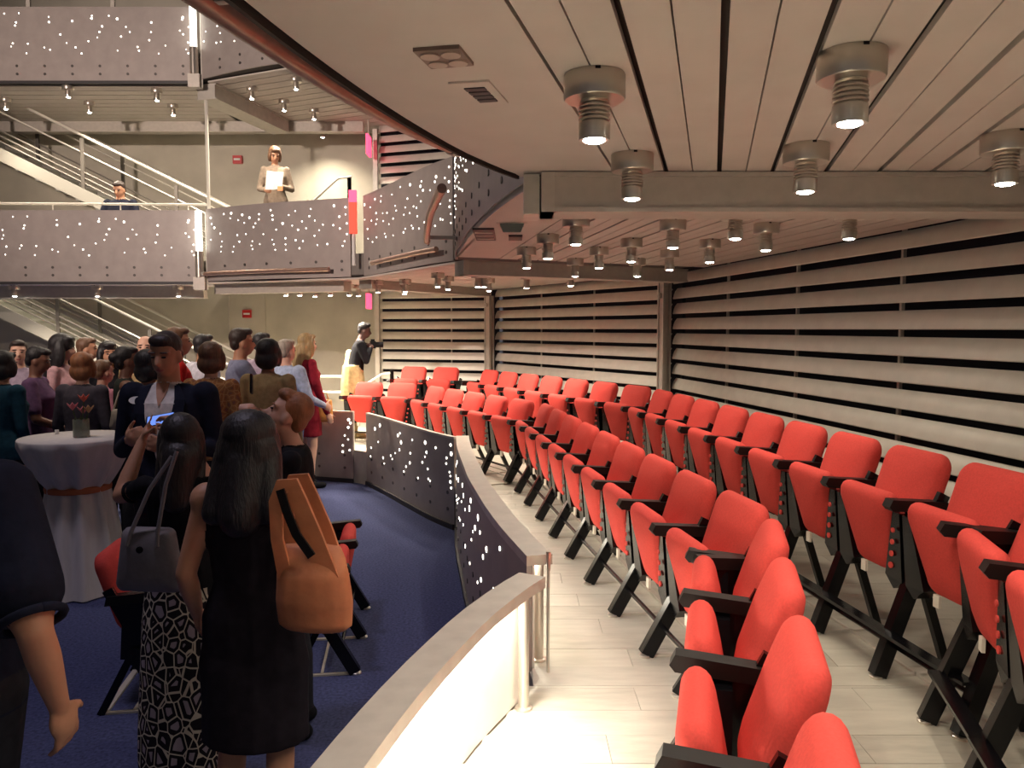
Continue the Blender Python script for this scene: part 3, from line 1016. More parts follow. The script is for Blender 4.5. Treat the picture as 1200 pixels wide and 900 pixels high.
def seat(pos, heading, kind, label, group, z=TIER, end=False, top=0.78):
    """pos = plan point below the top of the backrest; heading = row direction (deg from +Y to +X); seat faces the pit"""
    h = math.radians(heading)
    f = Vector((-math.cos(h), math.sin(h)))
    p = Vector(pos) + f * 0.185
    # local +Y -> f
    rz = math.atan2(f.y, f.x) - PI / 2
    t = thing('theatre_seat', label, 'seat', (p.x, p.y, z), rz, group)
    made = {}
    for n, me in kind.items():
        o = link(me.name.split('.')[0], me, {'bracket_holes': made.get('seat_bracket'), 'foot_cap': made.get('leg'), 'number_tag': made.get('seat_cushion')}.get(n) or t)
        made[n] = o
        if n == 'bracket_holes':
            stuff(o)
    if end:
        for n in END:
            o = link(n, kind[n], t)
            o.location = (-SW, 0, 0)
    return t


def lin(a, b, n):
    return [(a[0] + (b[0] - a[0]) * i / (n - 1), a[1] + (b[1] - a[1]) * i / (n - 1)) for i in range(n)]


def row(a, b, n, heading, kind, where, group):
    for i, p in enumerate(lin(a, b, n)):
        # local +X of a seat points to the far end when facing the pit on the left... the extra frame closes the other end
        seat(p, heading, kind, 'red folding seat, %s, %s from far end' % (where, ORD[i]), group, end=(i == n - 1))


row((-1.88, 10.50), (-1.42, 10.33), 2, -70, LOW, 'front row pair at the far corner', 'front row seats')
row((-0.915, 9.70), (0.118, 7.92), 5, -30, LOW, 'front row of the bend', 'front row seats')
row((0.345, 7.37), (0.985, 3.30), 9, -9, LOW, 'front row of the long bay', 'front row seats')
row((0.945, 2.775), (0.555, 1.27), 4, 14.5, LOW, 'front row of the nearest bay', 'front row seats')
row((-1.40, 11.45), (-0.92, 11.25), 2, -66, HIGH, 'tall back row pair at the far corner', 'back row seats')
row((-0.27, 10.52), (1.22, 7.62), 7, -28, HIGH, 'tall back row of the bend', 'back row seats')
row((1.36, 7.03), (1.93, 3.08), 9, -8.5, HIGH, 'tall back row of the long bay', 'back row seats')
row((1.83, 2.56), (1.70, 2.07), 2, 14.5, HIGH, 'tall back row of the nearest bay', 'back row seats')
# pit seats on the carpet
PITL = ['red folding seat on the blue carpet, last of the row right of the tan bag', 'red folding seat on the carpet hidden behind the tan bag, second of its row',
        'red folding seat on the carpet behind the black dress, third of its row', 'red folding seat on the carpet behind the black dress, nearest of its row']
for i in range(2):
    seat((-1.29 + 0.058 * i, 4.92 - 0.505 * i), 172, LOW, PITL[i], 'pit seats by the parapet', z=0.0, end=(i == 0))
seat((-2.06, 4.0), 171, LOW, 'red folding seat on the carpet between cocktail table and grey handbag', 'pit seats by the parapet', z=0.0, end=True)

# ------------------------------------------------------------------ stairs at the back left
def stair(label, x0, z0, n, ya, yb, run=0.29, rise=0.145):
    t = thing('staircase', label, 'stairs', (x0, (ya + yb) / 2, z0))
    yc = 0
    hw = (yb - ya) / 2
    for i in range(n):
        MB().box((-(i + 0.5) * run, 0, (i + 1) * rise - 0.02), (run + 0.02, hw * 2 - 0.06, 0.04)).build('tread', 'stair_tread', t)
        MB().box((-i * run - 0.01, 0, (i + 0.5) * rise), (0.015, hw * 2 - 0.06, rise)).build('riser', 'stair_tread', t)
    ln = n * run
    for s in (-1, 1):
        y = s * hw
        MB().add([(0.05, y - 0.02, -0.0), (0.05, y + 0.02, -0.0), (0.05, y - 0.02, 0.18), (0.05, y + 0.02, 0.18),
                  (-ln, y - 0.02, n * rise - 0.02), (-ln, y + 0.02, n * rise - 0.02), (-ln, y - 0.02, n * rise + 0.18), (-ln, y + 0.02, n * rise + 0.18)],
                 [(0, 1, 3, 2), (4, 6, 7, 5), (0, 4, 5, 1), (2, 3, 7, 6), (0, 2, 6, 4), (1, 5, 7, 3)]).build('stringer', 'stringer', t)
        k = 0
        x = -0.55
        while x > -ln:
            zb = -x / run * rise
            MB().box((x, y, zb + 0.48), (0.05, 0.03, 0.88)).build('rail_post', 'stair_post', t)
            x -= 1.35
        for hz, r in ((0.95, 0.02), (0.80 if s > 0 else 0.70, 0.012)):
            MB().tube([(0.35, y, hz - 0.15), (-ln, y, n * rise + hz)], r, 8).build('handrail', 'rail_white', t, True)
        for hz in (0.28, 0.36, 0.44):
            MB().tube([(0.1, y, hz - 0.05), (-ln, y, n * rise + hz)], 0.012, 6).build('infill_rod', 'mesh_grey', t)
    return t


stair('lower staircase with white handrails behind the crowd', -3.45, 0.0, 19, 11.75, 12.95)
stair('upper staircase with white handrails behind the seated man', -4.35, CEIL + 0.30, 15, 11.75, 12.95)
# landing floors of the galleries at the back
struct(MB().prism([(-4.6, 11.3), (-2.15, 11.3), (-2.15, 13.4), (-4.6, 13.4)], CEIL + 0.05, CEIL + 0.30).build('floor_landing', 'slab'))

# gallery handrail, upright pole and lit column
t = thing('gallery_handrail', 'thin white handrail above the straight second-storey front', 'handrail', (-9.0, 10.68, CEIL + 0.95))
MB().tube([(0, 0, 0.13), (4.95, 0, 0.10)], 0.016, 8).build('handrail', 'rail_white', t, True)
for k in range(6):
    MB().tube([(0.2 + k * 0.9, 0, 0), (0.2 + k * 0.9, 0, 0.125)], 0.009, 6).build('rail_stem', 'rail_white', t)
MB().box((2.4, 0.0, 0.012), (4.9, 0.05, 0.016)).build('ledge', 'rail_white', t)
t = thing('gallery_pole', 'tall thin white pole rising from the gallery corner', 'pole', (-4.02, 10.66, CEIL + 0.95))
MB().tube([(0, 0, 0), (0, 0, 1.60)], 0.024, 8).build('pole', 'rail_white', t, True)
MB().lathe([(0.04, 0), (0.04, 0.015), (0.026, 0.02)], 10).build('base_plate', 'rail_white', t)
for k, lab in ((1, 'white column with painted-in glow between the second-storey fronts'), (2, 'white column with painted-in glow between the top-storey fronts')):
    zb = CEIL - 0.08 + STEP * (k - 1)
    t = thing('lit_column', lab, 'lamp', (-4.1, 10.50, zb))
    MB().tube([(0, 0, 0.5), (0, 0, 1.02)], 0.042, 14).build('glow_section', 'column_glow', t, True)  # upper column made to glow, imitating light on it; not a lamp
    MB().tube([(0, 0, 0.16), (0, 0, 0.5)], 0.055, 14).build('steel_sleeve', 'steel', t, True)
    MB().box((0, 0.02, 0.08), (0.15, 0.12, 0.17)).build('bracket', 'post_steel', t)
    MB().tube([(0.09, 0.02, 0.0), (0.09, 0.02, 1.0)], 0.012, 8).build('side_rod', 'rail_white', t, True)

# lighting truss and dark rails at the very top left
for k, (x, z) in enumerate(((-6.3, 6.45), (-7.2, 6.5), (-5.2, 6.4))):
    t = thing('gallery_baluster', 'short grey upright above the top gallery front, %s from the right' % ORD[[1, 2, 0][k]], 'post', (x, 10.66, CEIL + STEP + 0.93))
    MB().box((0, 0, 0.25), (0.05, 0.03, 0.5)).build('upright', 'post_steel', t)
    MB().box((0, 0, 0.49), (0.09, 0.05, 0.02)).build('cap', 'post_steel', t)

# red signs and wall alarms
t = thing('hanging_sign', 'tall narrow red lit sign hanging between the second-storey fronts', 'sign', (-1.86, 9.40, 2.62))
MB().box((0, 0, 0.55), (0.085, 0.05, 0.36)).build('sign_lower', 'sign_red', t)
MB().box((0, 0, 0.80), (0.085, 0.05, 0.14)).build('sign_upper', 'sign_pink', t)
MB().tube([(0, 0.02, 0.0), (0, 0.02, 0.37)], 0.022, 10).build('stem', 'white_plastic', t, True)
for (u, v, z, y, lab) in ((435, 172, 0, 12.4, 'small pink lit sign by the upper slat wall'), (433, 350, 0, 11.6, 'small pink lit sign above the photographer')):
    x = (u - 600) / FPX * y
    zz = CAMZ + (385 - v) / FPX * y
    t = thing('exit_sign', lab, 'sign', (x, y, zz - 0.2))
    MB().box((0, 0, 0.16), (0.035, 0.3, 0.22 if v > 200 else 0.30)).build('sign_body', 'sign_pink', t)
    MB().tube([(0, 0, 0.26), (0, 0, (CEIL if v > 200 else CEIL + STEP) - zz + 0.2)], 0.01, 6).build('stem', 'post_steel', t)
for (u, v, lab) in ((284, 191, 'red wall alarm with white bar beside the standing woman'), (291, 368, 'red wall alarm with white bar above the men in shirts')):
    y = YBACK - 0.03
    x = (u - 600) / FPX * y
    zz = CAMZ + (385 - v) / FPX * y
    t = thing('fire_alarm', lab, 'alarm', (x, y, zz))
    MB().box((0, 0, 0), (0.15, 0.06, 0.13)).build('body', 'alarm_red', t)
    MB().box((0, -0.035, 0), (0.10, 0.02, 0.03)).build('strobe', 'white_plastic', t)
# wall duct outline
t = thing('wall_panel', 'grey access panel on the concrete wall around the lower red alarm', 'panel', (-4.45, YBACK - 0.02, 2.12))
MB().box((0, 0, 0), (0.62, 0.03, 0.85)).build('door', 'concrete', t)
MB().box((-0.3, -0.012, 0), (0.02, 0.03, 0.85)).build('frame_side', 'post_steel', t)
MB().box((0.0, -0.012, 0.42), (0.62, 0.03, 0.02)).build('frame_top', 'post_steel', t)

# far guard rails
t = thing('guard_rail', 'white two-bar guard rail behind the maroon top', 'railing', (-2.9, 11.6, TIER))
for z in (0.55, 0.78):
    MB().tube([(-0.2, 0, z), (0.62, 0, z)], 0.018, 8).build('bar', 'rail_white', t, True)
MB().box((-0.02, -0.1, 0.45), (0.05, 0.05, 0.9)).build('post', 'rail_white', t)
MB().box((0.10, -0.1, 0.42), (0.03, 0.05, 0.84)).build('post', 'rail_white', t)
t = thing('step_handrail', 'short sloping white handrail at the foot of the far slat wall', 'handrail', (-2.15, 12.2, TIER))
MB().tube([(-0.3, 0, 0.5), (0.15, 0, 0.78), (0.32, 0, 0.80)], 0.018, 8).build('bar', 'rail_white', t, True)
MB().tube([(0.30, 0, 0), (0.30, 0, 0.84)], 0.03, 8).build('post', 'black_metal', t, True)
t = thing('step_handrail', 'short sloping white handrail above the curved second-storey front', 'handrail', (-2.35, 10.8, CEIL + 0.30))
MB().tube([(-0.32, 0, 0.82), (0.02, 0, 1.12), (0.2, 0, 1.14)], 0.018, 8).build('bar', 'rail_white', t, True)
MB().tube([(0.17, 0, 0.0), (0.17, 0, 1.12)], 0.028, 8).build('post', 'black_metal', t, True)

# ------------------------------------------------------------------ people
def rotm(yaw=0.0, pitch=0.0, roll=0.0):
    """yaw left positive about z, pitch up positive"""
    return np.array(Matrix.Rotation(yaw, 3, 'Z') @ Matrix.Rotation(pitch, 3, 'X') @ Matrix.Rotation(roll, 3, 'Y'))


V = lambda *a: np.array(a, float)


def nrm(a):
    return a / max(1e-9, np.linalg.norm(a))


class Blob:
    """a union of tapered capsules, ellipsoids and lofts that becomes one continuous skin"""

    def __init__(s):
        s.p = []

    def cap(s, a, b, r0, r1, m):
        s.p.append(('cap', np.array(a, float), np.array(b, float), r0, r1, m))

    def ell(s, c, r, m, R=None):
        s.p.append(('ell', np.array(c, float), np.array(r, float), np.eye(3) if R is None else R, m))

    def loft(s, rings, m):
        s.p.append(('loft', np.array(rings, float), m))

    def meshdata(s):
        vs, fs = [], []
        n = 14
        for p in s.p:
            b = len(vs)
            if p[0] == 'cap':
                _, a, c, r0, r1, m = p
                d = nrm(c - a)
                x = nrm(np.cross(d, V(0.31, 0.17, 0.93) if abs(d[2]) < 0.9 else V(1, 0, 0)))
                y = np.cross(d, x)
                rings = []
                for k in range(4):
                    t = -PI / 2 + (k + 0.15) * PI / 2 / 4
                    rings.append((a + d * r0 * math.sin(t), r0 * math.cos(t)))
                rings.append((a, r0))
                rings.append((c, r1))
                for k in range(4):
                    t = (k + 0.85) * PI / 2 / 4
                    rings.append((c + d * r1 * math.sin(t), r1 * math.cos(t)))
                for q, r in rings:
                    for k in range(n):
                        t = 2 * PI * k / n
                        vs.append(q + (x * math.cos(t) + y * math.sin(t)) * r)
                m_ = len(rings)
            elif p[0] == 'ell':
                _, c, r, R, m = p
                m_ = 9
                for j in range(m_):
                    t = -PI / 2 + (j + 0.3) / (m_ - 0.4) * PI
                    for k in range(n):
                        f = 2 * PI * k / n
                        vs.append(c + R @ (r * V(math.cos(t) * math.cos(f), math.cos(t) * math.sin(f), math.sin(t))))
            else:
                _, rg, m = p
                m_ = len(rg)
                for (cx, cy, cz, rx, ry) in rg:
                    for k in range(n):
                        f = 2 * PI * k / n
                        vs.append(V(cx + rx * math.cos(f), cy + ry * math.sin(f), cz))
            for j in range(m_ - 1):
                for k in range(n):
                    fs.append((b + j * n + k, b + j * n + (k + 1) % n, b + (j + 1) * n + (k + 1) % n, b + (j + 1) * n + k))
            fs.append(tuple(b + i for i in range(n))[::-1])
            fs.append(tuple(b + (m_ - 1) * n + i for i in range(n)))
        return [tuple(v) for v in vs], fs

    def dist(s, P):
        D = []
        for p in s.p:
            if p[0] == 'cap':
                _, a, c, r0, r1, m = p
                d = c - a
                t = np.clip((P - a) @ d / max(1e-9, d @ d), 0, 1)
                D.append(np.linalg.norm(P - (a + t[:, None] * d), axis=1) - (r0 + (r1 - r0) * t))
            elif p[0] == 'ell':
                _, c, r, R, m = p
                q = (P - c) @ R
                k1 = np.linalg.norm(q / r, axis=1)
                k2 = np.linalg.norm(q / (r * r), axis=1) + 1e-9
                D.append(k1 * (k1 - 1) / k2)
            else:
                _, rg, m = p
                o = np.argsort(rg[:, 2])
                g = rg[o]
                z = P[:, 2]
                cx, cy, rx, ry = [np.interp(z, g[:, 2], g[:, i]) for i in (0, 1, 3, 4)]
                q = np.stack([(P[:, 0] - cx), (P[:, 1] - cy)], 1)
                r = np.stack([rx, ry], 1)
                k1 = np.linalg.norm(q / r, axis=1)
                k2 = np.linalg.norm(q / (r * r), axis=1) + 1e-9
                out = np.maximum(0, np.maximum(g[0, 2] - z, z - g[-1, 2]))
                D.append(np.maximum(k1 * (k1 - 1) / k2, 0) + out + np.minimum(k1 * (k1 - 1) / k2, 0) * (out == 0))
        return np.array(D)

    def build(s, name, parent, voxel, smooth=6):
        vs, fs = s.meshdata()
        me = bpy.data.meshes.new('tmp')
        me.from_pydata(vs, [], fs)
        ob = bpy.data.objects.new('tmp', me)
        COL.objects.link(ob)
        r = ob.modifiers.new('r', 'REMESH')
        r.mode = 'VOXEL'
        r.voxel_size = voxel
        sm = ob.modifiers.new('s', 'SMOOTH')
        sm.factor = 0.5
        sm.iterations = smooth
        dg = bpy.context.evaluated_depsgraph_get()
        out = bpy.data.meshes.new_from_object(ob.evaluated_get(dg))
        bpy.data.objects.remove(ob)
        bpy.data.meshes.remove(me)
        out.name = name
        nf = len(out.polygons)
        C = np.zeros(nf * 3)
        out.polygons.foreach_get('center', C)
        C = C.reshape(-1, 3)
        mats = sorted({p[-1] for p in s.p})
        out.materials.clear()
        for m in mats:
            out.materials.append(M(m))
        if nf and len(mats) > 1:
            own = np.argmin(s.dist(C), axis=0)
            idx = np.array([mats.index(p[-1]) for p in s.p])[own]
            out.polygons.foreach_set('material_index', idx.astype(np.int32))
        out.polygons.foreach_set('use_smooth', [True] * nf)
        out.update()
        return link(name, out, parent)


def add_hand(b, w, d, n, s, m, pose='relaxed', thumb=1):
    d = nrm(np.array(d, float))
    n = nrm(np.array(n, float) - d * np.dot(n, d))
    sd = np.cross(d, n) * thumb
    R = np.stack([sd, n, d], 1)
    b.ell(w + d * 0.045 * s, V(0.042, 0.02, 0.054) * s, m, R)
    L = [0.066, 0.080, 0.074, 0.058]
    for i in range(4):
        base = w + (d * 0.080 + sd * (0.031 - 0.0207 * i)) * s
        a1, a2 = {'relaxed': (0.35, 0.5), 'fist': (1.35, 1.5), 'grip': (0.9, 0.9), 'flat': (0.1, 0.1), 'point': (1.35, 1.5)}[pose]
        if pose == 'point' and i == 0:
            a1, a2 = 0.03, 0.05
        sp = sd * (0.12 - 0.08 * i)
        d1 = nrm(d * math.cos(a1) + n * math.sin(a1) + sp * 0.5)
        d2 = nrm(d * math.cos(a1 + a2) + n * math.sin(a1 + a2) + sp * 0.3)
        k = base + d1 * L[i] * 0.52 * s
        b.cap(base, k, 0.0095 * s, 0.0088 * s, m)
        b.cap(k, k + d2 * L[i] * 0.5 * s, 0.0088 * s, 0.0075 * s, m)
    base = w + (d * 0.028 + sd * 0.030) * s
    t1 = nrm(d * 0.62 + sd * 0.72 + n * (0.25 if pose in ('relaxed', 'flat') else 0.55))
    k = base + t1 * 0.042 * s
    b.cap(base, k, 0.013 * s, 0.011 * s, m)
    b.cap(k, k + nrm(t1 + d * 0.5 + n * 0.3) * 0.032 * s, 0.011 * s, 0.009 * s, m)


def person(label, loc, face, H=1.70, sex='f', skin='skin_light', hair='hair_dark', hstyle='short', top='navy', sleeve='long',
           bottom='dark_trousers', lower='pants', hem=0.50, armR=None, armL=None, handR='relaxed', handL='relaxed', palmR=(0, 1, 0), palmL=(0, 1, 0),
           head=(0, 0, 0), lean=(0, 0), voxel=0.012, build=1.0, sit=False, group='guests in the crowd', neck=True, top_hem=0.86, shoes='black', sleeve_mat=None, cloak=None, sag=0.0):
    """face = heading the person looks at, degrees from +Y towards +X"""
    s = H / 1.75
    rz = -math.radians(face)
    t = thing('person', label, 'person', loc, rz, group)
    b = Blob()
    sw = (0.185 if sex == 'm' else 0.163) * (0.5 + 0.5 * build)
    bw = build * (1.05 if sex == 'm' else 0.96)
    hipw = (0.165 if sex == 'm' else 0.178) * build

    def sh(p):
        p = np.array(p, float)
        k = max(0.0, (p[2] - 0.95) / 0.8)
        return (p + V(lean[0] * k, lean[1] * k, -sag * k)) * s

    def ring(x, y, z, rx, ry):
        c = sh((x, y, z))
        return (c[0], c[1], c[2], rx * s, ry * s)
    sm_ = sleeve_mat or top
    # torso
    bust = 0.02 if sex == 'f' else 0.0
    b.loft([ring(0, 0, top_hem, hipw * 1.02, 0.125 * bw), ring(0, 0, 0.97, hipw * 1.0, 0.125 * bw), ring(0, 0.0, 1.10, 0.142 * bw * (1.06 if sex == 'm' else 0.98), 0.108 * bw),
            ring(0, 0.006 + bust * 0.5, 1.22, 0.158 * bw, 0.118 * bw + bust * 0.5), ring(0, 0.004 + bust, 1.30, 0.168 * bw, 0.118 * bw + bust), ring(0, -0.004, 1.38, sw * 0.98, 0.105 * bw),
            ring(0, -0.012, 1.435, sw * 0.92, 0.082), ring(0, -0.015, 1.475, sw * 0.55, 0.06)], top)
    # neck and head
    nk = 0.056 if sex == 'm' else 0.048
    hc = sh((0, 0.02, 1.625))
    R = rotm(math.radians(-head[0]), math.radians(head[1]), math.radians(head[2]))
    b.cap(sh((0, -0.012, 1.45)), hc + R @ V(0, -0.015, -0.06) * s, nk * s * 1.08, nk * s, skin)
    hd = lambda x, y, z: hc + R @ (V(x, y, z) * s)
    b.ell(hd(0, -0.012, 0.032), V(0.074, 0.094, 0.090) * s, skin, R)
    b.ell(hd(0, 0.022, -0.025), V(0.062, 0.070, 0.078) * s, skin, R)
    b.ell(hd(0, 0.045, -0.075), V(0.036, 0.034, 0.028) * s, skin, R)
    b.cap(hd(0, 0.082, 0.012), hd(0, 0.103, -0.024), 0.009 * s, 0.014 * s, skin)
    b.ell(hd(0, 0.087, -0.058), V(0.023, 0.008, 0.007) * s, 'lip', R)
    b.cap(hd(-0.05, 0.066, 0.034), hd(0.05, 0.066, 0.034), 0.012 * s, 0.012 * s, skin)
    for e in (-1, 1):
        b.ell(hd(e * 0.073, -0.008, -0.012), V(0.012, 0.020, 0.032) * s, skin, R)
    # arms
    arms = []
    cuffs = []
    for side, arm, pose, palm in ((1, armR, handR, palmR), (-1, armL, handL, palmL)):
        shp = sh((side * sw * 0.97, -0.012, 1.415))
        if arm is None:
            el, wr = sh((side * (sw + 0.055), -0.03, 1.12)), sh((side * (sw + 0.06), 0.04, 0.875))
            palm = (-side, 0.2, 0)
        else:
            el, wr = np.array(arm[0], float) * s, np.array(arm[1], float) * s
        ua = 0.052 * bw if sex == 'm' else 0.046 * bw
        up = {'long': 1.22, 'short': 1.25, 'none': 1.0, 'cap': 1.2}[sleeve]
        b.ell(shp, V(0.060, 0.060, 0.062) * bw * s, sm_ if sleeve != 'none' else skin)
        if sleeve == 'long':
            b.cap(shp, el, ua * up * s, 0.048 * s, sm_)
            b.cap(el, wr - nrm(wr - el) * 0.02 * s, 0.048 * s, 0.036 * s, sm_)
            b.cap(wr - nrm(wr - el) * 0.02 * s, wr, 0.027 * s, 0.025 * s, skin)
        else:
            f = {'short': 0.72, 'cap': 0.28, 'none': 0.0}[sleeve]
            mid = shp + (el - shp) * f
            if f:
                b.cap(shp, mid, ua * up * s, ua * up * s * 1.0, sm_)
            if f and voxel <= 0.010:
                d_ = Vector(nrm(el - shp))
                a_ = d_.cross(Vector((0.3, 0.9, 0.1))).normalized()
                b_ = d_.cross(a_)
                rc = ua * s * 0.97
                cuffs.append([Vector(mid) + d_ * ua * up * s * 0.86 + (a_ * math.cos(k * PI / 10) + b_ * math.sin(k * PI / 10)) * rc for k in range(21)])
            b.cap(mid, el, ua * 0.98 * s, 0.040 * s, skin)
            mw = el + (wr - el) * 0.35
            b.cap(el, mw, 0.040 * s, 0.040 * s, skin)
            b.cap(mw, wr, 0.040 * s, 0.025 * s, skin)
        add_hand(b, wr, wr - el, palm, s * (1.05 if sex == 'm' else 0.95), skin, pose, thumb=-side if arm is None else side)
        arms.append((shp, el, wr))
    # legs
    if not sit:
        for e in (-1, 1):
            hp, kn, an = V(e * 0.09, 0, 0.90) * s, V(e * 0.095, 0.012, 0.49) * s, V(e * 0.10, -0.02, 0.085) * s
            lm = bottom if lower == 'pants' else skin
            k = 1.12 if lower == 'pants' else 0.95
            b.cap(hp, kn, 0.088 * k * bw * s, 0.060 * k * s, lm)
            cf = kn + (an - kn) * 0.35 + V(0, -0.012, 0) * s
            b.cap(kn, cf, 0.058 * k * s, 0.058 * k * s, lm)
            b.cap(cf, an, 0.056 * k * s, (0.052 if lower == 'pants' else 0.036) * s, lm)
            b.cap(V(e * 0.10, -0.05, 0.042) * s, V(e * 0.115, 0.13, 0.034) * s, 0.042 * s, 0.034 * s, shoes)
        if lower == 'pants':
            b.loft([ring(0, 0, 0.80, hipw * 1.0, 0.118), ring(0, 0, top_hem + 0.03, hipw * 1.0, 0.122)], bottom)
        else:
            fl = 0.19 if hem > 0.4 else 0.235
            b.loft([(0, 0, hem * s, fl * build * s, 0.155 * s), (0, 0, (hem + 0.16) * s, fl * 0.98 * build * s, 0.15 * s), (0, 0, 0.78 * s, hipw * 1.10 * s, 0.14 * s), ring(0, 0, top_hem + 0.06, hipw * 0.98, 0.122)], bottom)
    else:
        for e in (-1, 1):
            b.cap(V(e * 0.09, 0, 0.90) * s, V(e * 0.11, 0.40, 0.90) * s, 0.085 * s, 0.06 * s, bottom)
            b.cap(V(e * 0.11, 0.40, 0.90) * s, V(e * 0.11, 0.40, 0.50) * s, 0.06 * s, 0.05 * s, bottom)
            b.cap(V(e * 0.11, 0.38, 0.46) * s, V(e * 0.115, 0.54, 0.455) * s, 0.04 * s, 0.034 * s, shoes)
    if cloak:
        cloak(b, sh, s)
    b.build('body', t, voxel)
    for c_ in cuffs:
        MB().tube(c_, 0.011 * s, 8).build('sleeve_hem', sm_, t, 'all')
    # eyes and brows
    for e in (-1, 1):
        ey = MB()
        c = hd(e * 0.030, 0.079, 0.010)
        vs, fs = Blob().meshdata()
        bb = Blob()
        bb.ell(c, V(0.013, 0.009, 0.006) * s, 'eye_dark', R)
        vs, fs = bb.meshdata()
        ey.add(vs, fs)
        ey.build('eye', 'eye_dark', t, 'all')
        br = MB()
        bb = Blob()
        bb.ell(hd(e * 0.031, 0.078, 0.034), V(0.021, 0.008, 0.0045) * s, hair, R)
        vs, fs = bb.meshdata()
        br.add(vs, fs)
        br.build('eyebrow', hair if hstyle != 'bald' else 'hair_dark', t, 'all')
    # hair
    h = Blob()
    if hstyle == 'short':
        h.ell(hd(0, -0.030, 0.050), V(0.083, 0.090, 0.086) * s, hair, R)
        h.ell(hd(0, 0.035, 0.096), V(0.064, 0.052, 0.034) * s, hair, R)
        h.ell(hd(0, -0.066, -0.005), V(0.070, 0.044, 0.062) * s, hair, R)
    elif hstyle == 'crop':
        h.ell(hd(0, -0.022, 0.050), V(0.080, 0.090, 0.082) * s, hair, R)
        h.ell(hd(0, 0.038, 0.090), V(0.062, 0.048, 0.036) * s, hair, R)
        h.ell(hd(0, -0.066, 0.0), V(0.066, 0.040, 0.055) * s, hair, R)
    elif hstyle == 'bob':
        h.ell(hd(0, -0.025, 0.055), V(0.094, 0.098, 0.088) * s, hair, R)
        h.ell(hd(0, -0.045, -0.035), V(0.100, 0.072, 0.085) * s, hair, R)
        for e in (-1, 1):
            h.ell(hd(e * 0.076, 0.008, -0.015), V(0.026, 0.050, 0.082) * s, hair, R)
        h.ell(hd(0, 0.055, 0.092), V(0.062, 0.036, 0.030) * s, hair, R)
    elif hstyle in ('long', 'curly', 'scarf'):
        k = {'long': 1.0, 'curly': 1.22, 'scarf': 1.06}[hstyle]
        h.ell(hd(0, -0.025, 0.050), V(0.090, 0.098, 0.090) * s * k, hair, R)
        h.ell(hd(0, -0.062, -0.06), V(0.096 * k, 0.062 * k, 0.13) * s, hair, R)
        low = sh((0, -0.095, 1.38))
        h.cap(hd(0, -0.075, -0.06), low, 0.085 * k * s, 0.07 * k * s, hair)
        for e in (-1, 1):
            h.ell(hd(e * 0.080 * k, -0.005, -0.04), V(0.028, 0.048, 0.11) * s * k, hair, R)
            h.cap(hd(e * 0.076 * k, -0.01, -0.08), sh((e * 0.085, -0.03, 1.42)), 0.034 * k * s, 0.028 * k * s, hair)
        h.ell(hd(0, 0.050, 0.094), V(0.062, 0.040, 0.028) * s * k, hair, R)
    elif hstyle == 'verylong':
        h.ell(hd(0, -0.025, 0.048), V(0.108, 0.108, 0.092) * s, hair, R)
        h.ell(hd(0, -0.045, -0.03), V(0.124, 0.088, 0.13) * s, hair, R)
        h.cap(hd(0, -0.05, -0.06), sh((0.0, -0.095, 1.37)), 0.095 * s, 0.085 * s, hair)
        for e in (-1, 1):
            h.cap(hd(e * 0.07, -0.04, -0.05), sh((e * 0.105, -0.085, 1.38)), 0.062 * s, 0.05 * s, hair)
        for e in (-1, 1):
            h.ell(hd(e * 0.085, 0.0, -0.04), V(0.028, 0.05, 0.11) * s, hair, R)
    elif hstyle == 'bun':
        h.ell(hd(0, -0.028, 0.048), V(0.083, 0.090, 0.086) * s, hair, R)
        h.ell(hd(0, -0.115, 0.03), V(0.045, 0.04, 0.045) * s, hair, R)
        h.ell(hd(0, -0.066, -0.01), V(0.070, 0.044, 0.065) * s, hair, R)
        h.ell(hd(0, 0.04, 0.094), V(0.060, 0.045, 0.030) * s, hair, R)
    if h.p:
        h.build('hair', t, max(voxel * 0.85, 0.007), 4)
    t['s'] = s
    return t, sh, s, arms, hd


def patch(t, pts, m, name, th=0.006):
    """thin conforming piece of cloth given as a list of quads rows (left, right) in local coordinates"""
    mb = MB()
    vs = []
    for l, r in pts:
        vs += [tuple(l), tuple(r)]
    n = len(pts)
    vs += [(x, y - th, z) for x, y, z in vs]
    fs = []
    for i in range(n - 1):
        a = 2 * i
        fs.append((a, a + 1, a + 3, a + 2))
        k = 2 * n + a
        fs.append((k, k + 2, k + 3, k + 1))
        fs.append((a, a + 2, k + 2, k))
        fs.append((a + 1, k + 1, k + 3, a + 3))
    fs += [(0, 2 * n, 2 * n + 1, 1), (2 * n - 2, 2 * n - 1, 4 * n - 1, 4 * n - 2)]
    mb.add(vs, fs)
    return mb.build(name, m, t)


def bag(label, cat_mat, loc, rz, wb, wt, h, d, straps, strap_mat, clasp=False):
    t = thing('handbag', label, 'bag', loc, rz)
    pad(MB(), wb, wt, 0.0, h, 0.0, 0.0, d, min(0.03, wt / 5), 0.02, 4).build('bag_body', cat_mat, t, 'all')
    for pts in straps:
        MB().tube(pts, 0.008, 8).build('strap', strap_mat, t, True)
    if clasp:
        MB().lathe([(0.0, -0.004), (0.013, -0.003), (0.013, 0.003), (0, 0.004)], 12).build('clasp', 'black_metal', t).matrix_local = Matrix.Translation((0, -d / 2 - 0.022, h * 0.72)) @ Matrix.Rotation(PI / 2, 4, 'X')
    return t


def phone(label, loc, rot, screen):
    t = thing('mobile_phone', label, 'phone', loc)
    t.rotation_euler = rot
    MB().box((0, 0, 0), (0.125, 0.010, 0.066)).build('case', 'phone_body', t)
    MB().box((0, -0.006, 0), (0.112, 0.002, 0.056)).build('screen', screen, t)
    return t


def px(u, Y):
    return (u - 600) / FPX * Y


